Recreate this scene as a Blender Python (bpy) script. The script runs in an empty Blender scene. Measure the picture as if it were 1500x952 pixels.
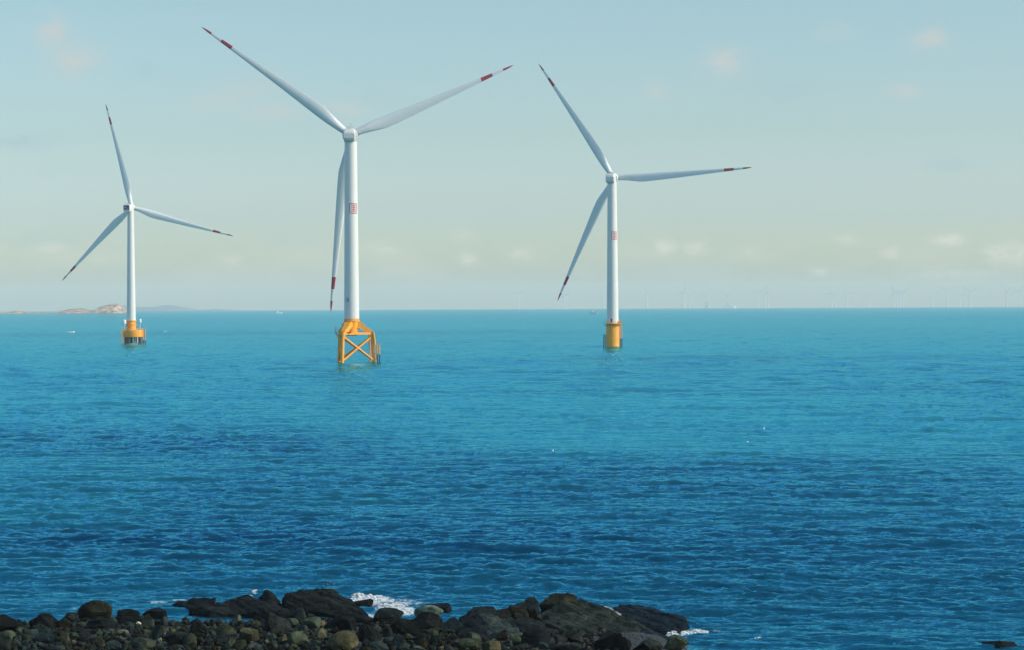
import bpy, bmesh, math, random
import numpy as np
from mathutils import Vector, Matrix

R = math.radians
random.seed(7)
rng = np.random.default_rng(7)
scene = bpy.context.scene
COL = scene.collection

# ------------------------------------------------------------------ camera maths
F_PX, CX, CY = 3600.0, 750.0, 476.0
CAM_H = 25.5
PITCH = (CY - 444.1) / F_PX
ROLL = 7.0 / 1500.0
EARTH = 7.43e6
Fv = np.array([0, math.cos(PITCH), -math.sin(PITCH)])
U0 = np.array([0, math.sin(PITCH), math.cos(PITCH)])
R0 = np.array([1.0, 0, 0])
Rv = R0 * math.cos(ROLL) - U0 * math.sin(ROLL)
Uv = U0 * math.cos(ROLL) + R0 * math.sin(ROLL)
CAM = np.array([0, 0, CAM_H])


def ray(px, py):
    return Fv * F_PX + Rv * (px - CX) - Uv * (py - CY)


def at(px, py, y):
    """world point on the line of sight of a photo pixel at forward distance y"""
    d = ray(px, py)
    return CAM + d * (y / d[1])


def on_sea(px, py):
    d = ray(px, py)
    d = d / math.hypot(d[0], d[1])
    # CAM_H + t*dz = -t^2/(2R)
    a, b, c = 1 / (2 * EARTH), d[2], CAM_H
    t = (-b - math.sqrt(max(b * b - 4 * a * c, 0))) / (2 * a)
    return CAM + d * t


def drop(r):
    return -r * r / (2 * EARTH)


# ------------------------------------------------------------------ numpy noise
def _hash(ix, iy, iz, seed):
    n = (ix * 374761393 + iy * 668265263 + iz * 2147483647 + seed * 974634777) & 0xFFFFFFFF
    n = ((n ^ (n >> 13)) * 1274126177) & 0xFFFFFFFF
    n = n ^ (n >> 16)
    return (n & 0xFFFF) / 65535.0


def vnoise(p, seed=0):
    p = np.asarray(p, float)
    i = np.floor(p).astype(np.int64)
    f = p - i
    f = f * f * (3 - 2 * f)
    out = 0
    for dx in (0, 1):
        for dy in (0, 1):
            for dz in (0, 1):
                w = (f[..., 0] if dx else 1 - f[..., 0]) * (f[..., 1] if dy else 1 - f[..., 1]) * (f[..., 2] if dz else 1 - f[..., 2])
                out = out + w * _hash(i[..., 0] + dx, i[..., 1] + dy, i[..., 2] + dz, seed)
    return out * 2 - 1


def fbm(p, octaves=4, seed=0, gain=0.5):
    out, a, s = 0, 1.0, 0
    p = np.asarray(p, float)
    for o in range(octaves):
        out = out + a * vnoise(p * (2.03 ** o), seed + o * 17)
        s += a
        a *= gain
    return out / s


def sstep(a, b, x):
    t = np.clip((x - a) / (b - a), 0, 1)
    return t * t * (3 - 2 * t)


# ------------------------------------------------------------------ node helpers
def new_mat(name):
    m = bpy.data.materials.new(name)
    m.use_nodes = True
    nt = m.node_tree
    bsdf = nt.nodes['Principled BSDF']
    return m, nt, bsdf


def node(nt, typ, **kw):
    n = nt.nodes.new(typ)
    for k, v in kw.items():
        setattr(n, k, v)
    return n


def put(nt, sock, v):
    if isinstance(v, bpy.types.NodeSocket):
        nt.links.new(v, sock)
    else:
        sock.default_value = v


def math_n(nt, op, a, b=None, c=None, clamp=False):
    n = node(nt, 'ShaderNodeMath', operation=op, use_clamp=clamp)
    put(nt, n.inputs[0], a)
    if b is not None:
        put(nt, n.inputs[1], b)
    if c is not None:
        put(nt, n.inputs[2], c)
    return n.outputs[0]


def noise_n(nt, vec, scale, detail=4, rough=0.55, dist=0.0):
    n = node(nt, 'ShaderNodeTexNoise')
    put(nt, n.inputs['Vector'], vec)
    n.inputs['Scale'].default_value = scale
    n.inputs['Detail'].default_value = detail
    n.inputs['Roughness'].default_value = rough
    n.inputs['Distortion'].default_value = dist
    return n.outputs[0]


def mixc(nt, fac, a, b, blend='MIX'):
    n = node(nt, 'ShaderNodeMix', data_type='RGBA', blend_type=blend)
    put(nt, n.inputs[0], fac)
    for s, v in ((n.inputs[6], a), (n.inputs[7], b)):
        if isinstance(v, bpy.types.NodeSocket):
            nt.links.new(v, s)
        else:
            s.default_value = (*v, 1) if len(v) == 3 else v
    return n.outputs[2]


def maprange(nt, v, a, b, c=0.0, d=1.0, smooth=False):
    n = node(nt, 'ShaderNodeMapRange')
    if smooth:
        n.interpolation_type = 'SMOOTHSTEP'
    put(nt, n.inputs[0], v)
    for i, x in enumerate((a, b, c, d)):
        n.inputs[i + 1].default_value = x
    return n.outputs[0]


def scale_vec(nt, vec, s):
    n = node(nt, 'ShaderNodeMapping')
    nt.links.new(vec, n.inputs['Vector'])
    n.inputs['Scale'].default_value = s
    return n.outputs[0]


# ------------------------------------------------------------------ materials
def painted(name, col, rough=0.45, streak=0.12, stain=None):
    """painted steel or gel coat with faint vertical weather streaks and dirt"""
    m, nt, b = new_mat(name)
    tc = node(nt, 'ShaderNodeTexCoord').outputs['Object']
    n1 = noise_n(nt, scale_vec(nt, tc, (0.9, 0.9, 0.06)), 1.0, 4)
    n2 = noise_n(nt, tc, 0.35, 5)
    f = maprange(nt, math_n(nt, 'MULTIPLY', n1, n2), 0.18, 0.42, 0, 1)
    dark = tuple(c * (1 - streak) for c in col)
    base = mixc(nt, f, dark, col)
    if stain:
        n3 = noise_n(nt, scale_vec(nt, tc, (1.3, 1.3, 0.25)), 0.8, 6, 0.65)
        base = mixc(nt, maprange(nt, n3, 0.56, 0.72, 0, 0.75), base, stain)
    nt.links.new(base, b.inputs['Base Color'])
    b.inputs['Roughness'].default_value = rough
    return m


WHITE = painted('white_paint', (0.70, 0.66, 0.61), 0.4, 0.06)
BLADE = painted('blade_gelcoat', (0.74, 0.73, 0.70), 0.42, 0.06)
RED = painted('red_band_paint', (0.42, 0.05, 0.075), 0.45, 0.1)
YELLOW = painted('yellow_paint', (0.95, 0.37, 0.020), 0.5, 0.14, (0.45, 0.19, 0.04))
GREY = painted('grey_equipment_paint', (0.52, 0.54, 0.53), 0.5, 0.1)
DARKSTEEL = painted('dark_wet_steel', (0.035, 0.04, 0.055), 0.4, 0.3, (0.10, 0.05, 0.035))
RUST = painted('rusty_pile_steel', (0.20, 0.10, 0.07), 0.6, 0.4)
SLATE = painted('slate_panel_paint', (0.05, 0.06, 0.13), 0.4, 0.1)
EMBLEM = painted('emblem_red', (0.50, 0.05, 0.06), 0.5, 0.05)
INK = painted('lettering_blue_grey', (0.10, 0.14, 0.22), 0.5, 0.05)
FARWHITE = painted('far_turbine_paint', (0.72, 0.73, 0.70), 0.5, 0.05)
BOATWHITE = painted('boat_white_paint', (0.8, 0.8, 0.78), 0.4, 0.05)
BOATBLUE = painted('boat_blue_paint', (0.05, 0.12, 0.22), 0.4, 0.05)


_DARK = ('black_wet_rock', 'dark_basalt', 'wet_bedded_rock', 'brown_black_rock', 'dark_bedded_rock')


def rock_mat(name, ca, cb, rough=0.8, lichen=None, strata=None):
    k_ = (0.26, 0.32, 0.31) if name in _DARK else (0.25, 0.315, 0.285) if name not in ('white_stone', 'cream_stone', 'salt_capped_rock') else (0.8, 0.8, 0.8)
    ca = tuple(a * b for a, b in zip(ca, k_))
    cb = tuple(a * b for a, b in zip(cb, k_))
    if lichen:
        lichen = tuple(a * b for a, b in zip(lichen, k_))
    m, nt, b = new_mat(name)
    tco = node(nt, 'ShaderNodeTexCoord').outputs['Object']
    oi = node(nt, 'ShaderNodeObjectInfo')
    add = node(nt, 'ShaderNodeVectorMath', operation='ADD')
    nt.links.new(tco, add.inputs[0])
    sc = node(nt, 'ShaderNodeVectorMath', operation='SCALE')
    sc.inputs[0].default_value = (37.0, 91.0, 53.0)
    nt.links.new(oi.outputs['Random'], sc.inputs['Scale'])
    nt.links.new(sc.outputs[0], add.inputs[1])
    v = add.outputs[0]
    n1 = noise_n(nt, v, 1.1, 6, 0.62)
    n2 = noise_n(nt, v, 6.0, 5, 0.6)
    col = mixc(nt, maprange(nt, n1, 0.36, 0.64), ca, cb)
    col = mixc(nt, maprange(nt, n2, 0.52, 0.72, 0, 0.55), col, tuple(c * 0.45 for c in ca))
    val = maprange(nt, oi.outputs['Random'], 0, 1, 0.72, 1.25)
    hs = node(nt, 'ShaderNodeHueSaturation')
    nt.links.new(col, hs.inputs['Color'])
    nt.links.new(val, hs.inputs['Value'])
    col = hs.outputs[0]
    if lichen:
        n3 = noise_n(nt, v, 2.3, 6, 0.7)
        col = mixc(nt, maprange(nt, n3, 0.58, 0.68, 0, 0.8), col, lichen)
    hgt = math_n(nt, 'ADD', math_n(nt, 'MULTIPLY', n1, 0.6), math_n(nt, 'MULTIPLY', n2, 0.35))
    vor = node(nt, 'ShaderNodeTexVoronoi', feature='DISTANCE_TO_EDGE')
    dv_ = node(nt, 'ShaderNodeVectorMath', operation='ADD')
    nz_ = node(nt, 'ShaderNodeTexNoise')
    nt.links.new(v, nz_.inputs['Vector'])
    nz_.inputs['Scale'].default_value = 1.7
    nt.links.new(scale_vec(nt, v, (0.9, 0.9, 1.6)), dv_.inputs[0])
    nt.links.new(nz_.outputs['Color'], dv_.inputs[1])
    nt.links.new(dv_.outputs[0], vor.inputs['Vector'])
    vor.inputs['Scale'].default_value = 0.7
    crk = maprange(nt, vor.outputs['Distance'], 0.0, 0.07)
    col = mixc(nt, math_n(nt, 'MULTIPLY', math_n(nt, 'SUBTRACT', 1.0, crk), 0.70 if name in _DARK else 0.22), col, tuple(c * 0.22 for c in ca))
    hgt = math_n(nt, 'ADD', hgt, math_n(nt, 'MULTIPLY', crk, 0.35 if name in _DARK else 0.10))
    n5 = noise_n(nt, v, 0.55, 5, 0.6)
    col = mixc(nt, maprange(nt, n5, 0.50, 0.68, 0, 0.7), col, tuple(c * 1.9 for c in cb))
    if strata:
        vr = node(nt, 'ShaderNodeVectorRotate', rotation_type='EULER_XYZ')
        nt.links.new(v, vr.inputs['Vector'])
        vr.inputs['Rotation'].default_value = strata
        n4 = noise_n(nt, scale_vec(nt, vr.outputs[0], (0.25, 0.9, 7.0)), 1.0, 6, 0.65)
        col = mixc(nt, maprange(nt, n4, 0.5, 0.66, 0, 0.8), col, tuple(c * 0.28 for c in ca))
        hgt = math_n(nt, 'ADD', hgt, math_n(nt, 'MULTIPLY', n4, 0.9))
    nt.links.new(col, b.inputs['Base Color'])
    bp = node(nt, 'ShaderNodeBump')
    bp.inputs['Strength'].default_value = 0.8
    bp.inputs['Distance'].default_value = 0.25
    nt.links.new(hgt, bp.inputs['Height'])
    nt.links.new(bp.outputs[0], b.inputs['Normal'])
    b.inputs['Roughness'].default_value = rough
    b.inputs['Specular IOR Level'].default_value = 0.12 if rough < 0.5 else 0.05
    return m


ROCK = {
    'black': rock_mat('black_wet_rock', (0.014, 0.016, 0.018), (0.030, 0.031, 0.030), 0.75),
    'dark': rock_mat('dark_basalt', (0.030, 0.034, 0.035), (0.060, 0.060, 0.052), 0.75),
    'brown': rock_mat('brown_black_rock', (0.030, 0.027, 0.020), (0.085, 0.066, 0.036), 0.8),
    'grey': rock_mat('blue_grey_rock', (0.055, 0.072, 0.078), (0.115, 0.130, 0.125), 0.85),
    'olive': rock_mat('olive_rock', (0.095, 0.100, 0.068), (0.185, 0.180, 0.120), 0.9),
    'tan': rock_mat('tan_rock', (0.150, 0.115, 0.068), (0.300, 0.220, 0.125), 0.9),
    'pale': rock_mat('pale_rock', (0.21, 0.22, 0.19), (0.36, 0.36, 0.30), 0.9),
    'white': rock_mat('white_stone', (0.62, 0.60, 0.52), (0.78, 0.76, 0.70), 0.9),
    'cream': rock_mat('cream_stone', (0.50, 0.42, 0.24), (0.62, 0.54, 0.34), 0.9),
    'slab': rock_mat('bedded_slab_rock', (0.050, 0.058, 0.055), (0.105, 0.108, 0.088), 0.8, (0.15, 0.15, 0.115), (0, R(-24), 0.2)),
    'streak': rock_mat('streaked_slab_rock', (0.085, 0.095, 0.09), (0.16, 0.17, 0.155), 0.8, (0.21, 0.16, 0.11), (0, R(-32), 0.3)),
    'wet': rock_mat('wet_bedded_rock', (0.012, 0.024, 0.038), (0.026, 0.044, 0.062), 0.52, None, (0, R(-20), 0.3)),
    'ledge': rock_mat('dark_bedded_rock', (0.022, 0.025, 0.024), (0.052, 0.054, 0.044), 0.8, None, (0, R(-16), 0.3)),
    'pinkcap': rock_mat('salt_capped_rock', (0.22, 0.19, 0.16), (0.42, 0.37, 0.31), 0.9),
}


def sea_mat():
    m, nt, b = new_mat('sea_water')
    geo = node(nt, 'ShaderNodeNewGeometry').outputs['Position']
    at_t = node(nt, 'ShaderNodeAttribute', attribute_name='tint').outputs['Fac']
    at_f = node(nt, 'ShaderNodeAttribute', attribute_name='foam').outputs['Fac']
    col = mixc(nt, at_t, SEA_DEEP, SEA_TURQ)
    fo = noise_n(nt, scale_vec(nt, geo, (1.0, 0.5, 1.0)), 1.3, 9, 0.80, 0.6)
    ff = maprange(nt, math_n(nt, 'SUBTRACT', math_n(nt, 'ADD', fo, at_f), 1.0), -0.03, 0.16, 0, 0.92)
    wave_v = scale_vec(nt, geo, (0.38, 1.0, 1.0))
    w1 = noise_n(nt, wave_v, 1.1, 5, 0.68, 0.4)
    w2 = noise_n(nt, wave_v, 0.28, 3, 0.55)
    h = math_n(nt, 'ADD', math_n(nt, 'MULTIPLY', w1, 0.14), math_n(nt, 'MULTIPLY', w2, 0.7))
    bp = node(nt, 'ShaderNodeBump')
    bp.inputs['Strength'].default_value = 1.0
    bp.inputs['Distance'].default_value = 1.0
    nt.links.new(h, bp.inputs['Height'])
    nt.nodes.remove(b)
    body = node(nt, 'ShaderNodeBsdfDiffuse')
    nt.links.new(col, body.inputs['Color'])
    nt.links.new(bp.outputs[0], body.inputs['Normal'])
    gl = node(nt, 'ShaderNodeBsdfGlossy')
    gl.inputs['Color'].default_value = (*SEA_GLOSS, 1)
    gl.inputs['Roughness'].default_value = 0.05
    nt.links.new(bp.outputs[0], gl.inputs['Normal'])
    fr = node(nt, 'ShaderNodeFresnel')
    fr.inputs['IOR'].default_value = 1.33
    nt.links.new(bp.outputs[0], fr.inputs['Normal'])
    wat = node(nt, 'ShaderNodeMixShader')
    nt.links.new(math_n(nt, 'MULTIPLY', fr.outputs[0], SEA_SPEC), wat.inputs[0])
    nt.links.new(body.outputs[0], wat.inputs[1])
    nt.links.new(gl.outputs[0], wat.inputs[2])
    foam = node(nt, 'ShaderNodeBsdfPrincipled')
    foam.inputs['Base Color'].default_value = (0.62, 0.63, 0.61, 1)
    foam.inputs['Roughness'].default_value = 0.9
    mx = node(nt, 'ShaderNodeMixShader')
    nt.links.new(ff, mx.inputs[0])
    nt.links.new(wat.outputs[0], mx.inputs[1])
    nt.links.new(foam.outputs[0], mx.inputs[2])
    nt.links.new(mx.outputs[0], nt.nodes['Material Output'].inputs['Surface'])
    return m


SEA_DEEP = (0.0006, 0.036, 0.080)
SEA_TURQ = (0.018, 0.212, 0.238)
SEA_SPEC = 1.0
SEA_GLOSS = (0.17, 0.75, 0.97)
SEA = sea_mat()


def shore_mat():
    m, nt, b = new_mat('shore_gravel')
    geo = node(nt, 'ShaderNodeNewGeometry').outputs['Position']
    vo = node(nt, 'ShaderNodeTexVoronoi')
    nt.links.new(geo, vo.inputs['Vector'])
    vo.inputs['Scale'].default_value = 3.5
    n = noise_n(nt, geo, 0.6, 5)
    c = mixc(nt, maprange(nt, n, 0.35, 0.65), (0.010, 0.013, 0.012), (0.026, 0.028, 0.022))
    c = mixc(nt, maprange(nt, vo.outputs['Distance'], 0.1, 0.5), mixc(nt, 0.5, c, (0.045, 0.048, 0.036)), c)
    nt.links.new(c, b.inputs['Base Color'])
    bp = node(nt, 'ShaderNodeBump')
    bp.inputs['Strength'].default_value = 1
    bp.inputs['Distance'].default_value = 0.3
    nt.links.new(math_n(nt, 'MULTIPLY', vo.outputs['Distance'], -1.0), bp.inputs['Height'])
    nt.links.new(bp.outputs[0], b.inputs['Normal'])
    b.inputs['Roughness'].default_value = 0.85
    return m


SHORE = shore_mat()


def island_mat(name, a, c):
    m, nt, b = new_mat(name)
    geo = node(nt, 'ShaderNodeNewGeometry').outputs['Position']
    n = noise_n(nt, scale_vec(nt, geo, (1, 1, 2.5)), 0.035, 6, 0.65)
    nt.links.new(mixc(nt, maprange(nt, n, 0.42, 0.58), a, c), b.inputs['Base Color'])
    b.inputs['Roughness'].default_value = 0.95
    return m


ISLE = island_mat('bare_island_rock', (0.12, 0.10, 0.07), (0.66, 0.43, 0.28))
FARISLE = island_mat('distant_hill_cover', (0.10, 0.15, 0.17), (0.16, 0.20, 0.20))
foam_m, _nt, _b = new_mat('white_surf')
_b.inputs['Base Color'].default_value = (0.60, 0.61, 0.59, 1)
_b.inputs['Roughness'].default_value = 0.9


# ------------------------------------------------------------------ object helpers
def tag(o, label=None, cat=None, group=None, kind=None):
    if label:
        o['label'] = label
    if cat:
        o['category'] = cat
    if group:
        o['group'] = group
    if kind:
        o['kind'] = kind
    return o


def empty(name, loc=(0, 0, 0)):
    o = bpy.data.objects.new(name, None)
    o.location = loc
    o.empty_display_size = 1
    COL.objects.link(o)
    return o


def link_mesh(name, me, parent=None, loc=None, mats=()):
    for m in mats:
        me.materials.append(m)
    o = bpy.data.objects.new(name, me)
    COL.objects.link(o)
    if parent is not None:
        o.parent = parent
    if loc is not None:
        o.location = loc
    return o


class MB:
    """collects simple shapes into one mesh"""

    def __init__(self):
        self.v, self.f, self.m = [], [], []

    def add(self, vs, fs, mi=0):
        o = len(self.v)
        self.v += [tuple(map(float, v)) for v in vs]
        self.f += [tuple(i + o for i in f) for f in fs]
        self.m += [mi] * len(fs)
        return self

    def tube(self, a, b, ra, rb=None, n=16, cap=True, mi=0):
        a, b = Vector(a), Vector(b)
        rb = ra if rb is None else rb
        q = (b - a).to_track_quat('Z', 'Y')
        vs = []
        for p, r in ((a, ra), (b, rb)):
            for i in range(n):
                t = 2 * math.pi * i / n
                vs.append(p + q @ Vector((r * math.cos(t), r * math.sin(t), 0)))
        fs = [(i, (i + 1) % n, n + (i + 1) % n, n + i) for i in range(n)]
        if cap:
            fs += [tuple(range(n - 1, -1, -1)), tuple(range(n, 2 * n))]
        return self.add(vs, fs, mi)

    def lathe(self, prof, n=32, origin=(0, 0, 0), mi=0, axis='Z'):
        """prof: list of (radius, height) from bottom to top"""
        vs, fs = [], []
        o = Vector(origin)
        for r, h in prof:
            for i in range(n):
                t = 2 * math.pi * i / n
                if axis == 'Z':
                    vs.append(o + Vector((r * math.cos(t), r * math.sin(t), h)))
                else:
                    vs.append(o + Vector((r * math.sin(t), h, r * math.cos(t))))
        for k in range(len(prof) - 1):
            for i in range(n):
                j = (i + 1) % n
                fs.append((k * n + i, k * n + j, (k + 1) * n + j, (k + 1) * n + i))
        fs.append(tuple(range(n - 1, -1, -1)))
        e = (len(prof) - 1) * n
        fs.append(tuple(range(e, e + n)))
        return self.add(vs, fs, mi)

    def box(self, c, s, rz=0, mi=0, mat=None):
        M = Matrix.Translation(c) @ Matrix.Rotation(rz, 4, 'Z') if mat is None else mat
        vs = [M @ Vector((x * s[0] / 2, y * s[1] / 2, z * s[2] / 2)) for z in (-1, 1) for y in (-1, 1) for x in (-1, 1)]
        fs = [(0, 2, 3, 1), (4, 5, 7, 6), (0, 1, 5, 4), (2, 6, 7, 3), (0, 4, 6, 2), (1, 3, 7, 5)]
        return self.add(vs, fs, mi)

    def beam(self, a, b, w, h, mi=0):
        """rectangular bar from a to b"""
        a, b = Vector(a), Vector(b)
        d = b - a
        q = d.to_track_quat('Z', 'Y')
        M = Matrix.Translation((a + b) / 2) @ q.to_matrix().to_4x4()
        return self.box(None, (w, h, d.length), mat=M, mi=mi)

    def build(self, name, mats, parent=None, loc=None, smooth=None):
        me = bpy.data.meshes.new(name)
        me.from_pydata(self.v, [], self.f)
        if not isinstance(mats, (list, tuple)):
            mats = [mats]
        o = link_mesh(name, me, parent, loc, mats)
        me.polygons.foreach_set('material_index', self.m)
        if smooth is not None:
            me.polygons.foreach_set('use_smooth', [True] * len(me.polygons))
            me.set_sharp_from_angle(angle=R(smooth))
        me.update()
        return o


# ------------------------------------------------------------------ terrain
def waterline(x):
    return 197.0 - 23.0 * sstep(9.0, 15.5, np.asarray(x, float)) + 1.2 * np.sin(np.asarray(x, float) * 0.35)


_PX = np.array([-400, -60, 0, 6, 23, 47, 97, 150, 190, 260], float)
_PZ = np.array([-8, -3.2, 0, 0.35, 1.1, 2.5, 8.0, 16.0, 23.2, 24.0], float)


def terrain(x, y):
    s = waterline(x) - np.asarray(y, float)
    return np.interp(s, _PX, _PZ)


def on_ground(px, py):
    d = ray(px, py)
    for y in np.arange(168, 226, 0.15):
        p = CAM + d * (y / d[1])
        if p[2] <= max(float(terrain(p[0], p[1])), -0.3):
            return p
    return CAM + d * (200 / d[1])


def make_shore():
    ys = np.concatenate([np.linspace(-60, 150, 60), np.linspace(151, 240, 300)])
    xs = np.concatenate([np.linspace(-260, -46, 40), np.linspace(-45, 45, 300), np.linspace(46, 260, 40)])
    X, Y = np.meshgrid(xs, ys)
    Z = terrain(X, Y)
    Z = Z + 0.22 * fbm(np.stack([X * 0.5, Y * 0.5, 0 * X], -1), 4, 3) * sstep(140, 170, Y)
    return grid_mesh('shore', X, Y, Z, SHORE)


def grid_mesh(name, X, Y, Z, mat, attrs=None):
    nr, nc = X.shape
    co = np.stack([X, Y, Z], -1).reshape(-1, 3).astype(np.float32)
    idx = np.arange(nr * nc).reshape(nr, nc)
    q = np.stack([idx[:-1, :-1], idx[:-1, 1:], idx[1:, 1:], idx[1:, :-1]], -1).reshape(-1, 4)
    me = bpy.data.meshes.new(name)
    me.vertices.add(len(co))
    me.vertices.foreach_set('co', co.ravel())
    me.loops.add(q.size)
    me.loops.foreach_set('vertex_index', q.ravel().astype(np.int32))
    me.polygons.add(len(q))
    me.polygons.foreach_set('loop_start', (np.arange(len(q)) * 4).astype(np.int32))
    me.polygons.foreach_set('use_smooth', np.ones(len(q), bool))
    me.update(calc_edges=True)
    for k, a in (attrs or {}).items():
        at_ = me.attributes.new(k, 'FLOAT', 'POINT')
        at_.data.foreach_set('value', a.reshape(-1).astype(np.float32))
    me.validate()
    return link_mesh(name, me, mats=[mat])


# ------------------------------------------------------------------ sea
def ocean_tile(N, L, peak, sigma, wind, seed, chop, spread=3.0):
    g = np.random.default_rng(seed)
    k1 = 2 * np.pi * np.fft.fftfreq(N, L / N)
    kx, ky = np.meshgrid(k1, k1)
    k = np.hypot(kx, ky)
    k[0, 0] = 1
    kp = 2 * np.pi / peak
    ca = (kx * math.cos(wind) + ky * math.sin(wind)) / k
    P = np.exp(-1.0 / (k / kp) ** 2) / k ** 3.7 * np.abs(ca) ** spread * (0.25 + 0.75 * (ca > 0))
    P[0, 0] = 0
    h = (g.normal(size=(N, N)) + 1j * g.normal(size=(N, N))) * np.sqrt(P)
    H = np.fft.ifft2(h).real
    s = sigma / H.std()
    dx = np.fft.ifft2(-1j * kx / k * h).real * s * chop
    dy = np.fft.ifft2(-1j * ky / k * h).real * s * chop
    return H * s, dx, dy


def sample(t, u, v):
    N = t.shape[0]
    u = np.mod(u, 1) * N
    v = np.mod(v, 1) * N
    i, j = np.floor(u).astype(int), np.floor(v).astype(int)
    fu, fv = u - i, v - j
    i %= N
    j %= N
    i1, j1 = (i + 1) % N, (j + 1) % N
    return (t[j, i] * (1 - fu) + t[j, i1] * fu) * (1 - fv) + (t[j1, i] * (1 - fu) + t[j1, i1] * fu) * fv


FOAM_REFLECTION_BLOBS = [  # photo px x, y, half width px, half height px, strength
    (545, 880, 40, 9, 0.75), (575, 893, 34, 9, 0.72), (520, 873, 12, 5, 0.7), (597, 897, 14, 7, 0.8), (540, 902, 26, 3, 0.75),
    (262, 878, 15, 2.4, 0.70), (232, 882, 40, 5, 0.52), (362, 872, 14, 2.5, 0.66), (373, 866, 7, 3, 0.7), (108, 892, 10, 2.2, 0.62),
    (985, 930, 12, 4, 0.85), (1020, 925, 22, 3, 0.68), (1045, 924, 18, 2, 0.58), (1113, 936, 20, 4, 0.58), (890, 884, 10, 5, 0.5),
    (20, 897, 40, 6, 0.36), (180, 892, 40, 6, 0.36), (420, 858, 60, 4, 0.36), (640, 878, 50, 6, 0.36), (590, 884, 60, 14, 0.54), (524, 534, 27, 4.0, 0.53), (899, 511, 15, 2.6, 0.53), (196, 504, 18, 2.0, 0.52), (470, 855, 60, 3, 0.42), (1180, 925, 90, 8, 0.36), (1010, 935, 60, 8, 0.44), (690, 884, 40, 4, 0.42), (660, 893, 20, 3, 0.25), (360, 905, 16, 2, 0.3), (470, 907, 8, 2, 0.5),  # pale blobs at the three turbine feet paint in reflections along with foam
    (518, 853, 10, 2, 0.42), (1297, 941, 10, 2, 0.4),
]
PATCHES = [  # photo px x, y, half width px, half height px, amount (minus = deeper blue, plus = turquoise)
    (420, 487.5, 430, 2.6, -0.75), (1170, 524, 340, 3.0, -0.75), (1260, 569, 120, 5, -0.25), (150, 640, 330, 26, -0.42), (1010, 689, 110, 4, -0.2),
    (760, 782, 60, 8, -0.3), (300, 790, 260, 14, -0.18), (480, 530, 160, 3, -0.2), (1480, 468, 120, 2.5, -0.4), (60, 530, 60, 3, -0.2),
    (1150, 640, 420, 30, 0.30), (700, 600, 380, 28, 0.12), (60, 745, 150, 26, 0.22), (150, 700, 160, 16, 0.12), (1050, 575, 330, 22, 0.10),
    (420, 620, 90, 14, 0.10), (1000, 476, 600, 5, 0.10), (200, 476, 200, 4, 0.10),
]


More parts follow.
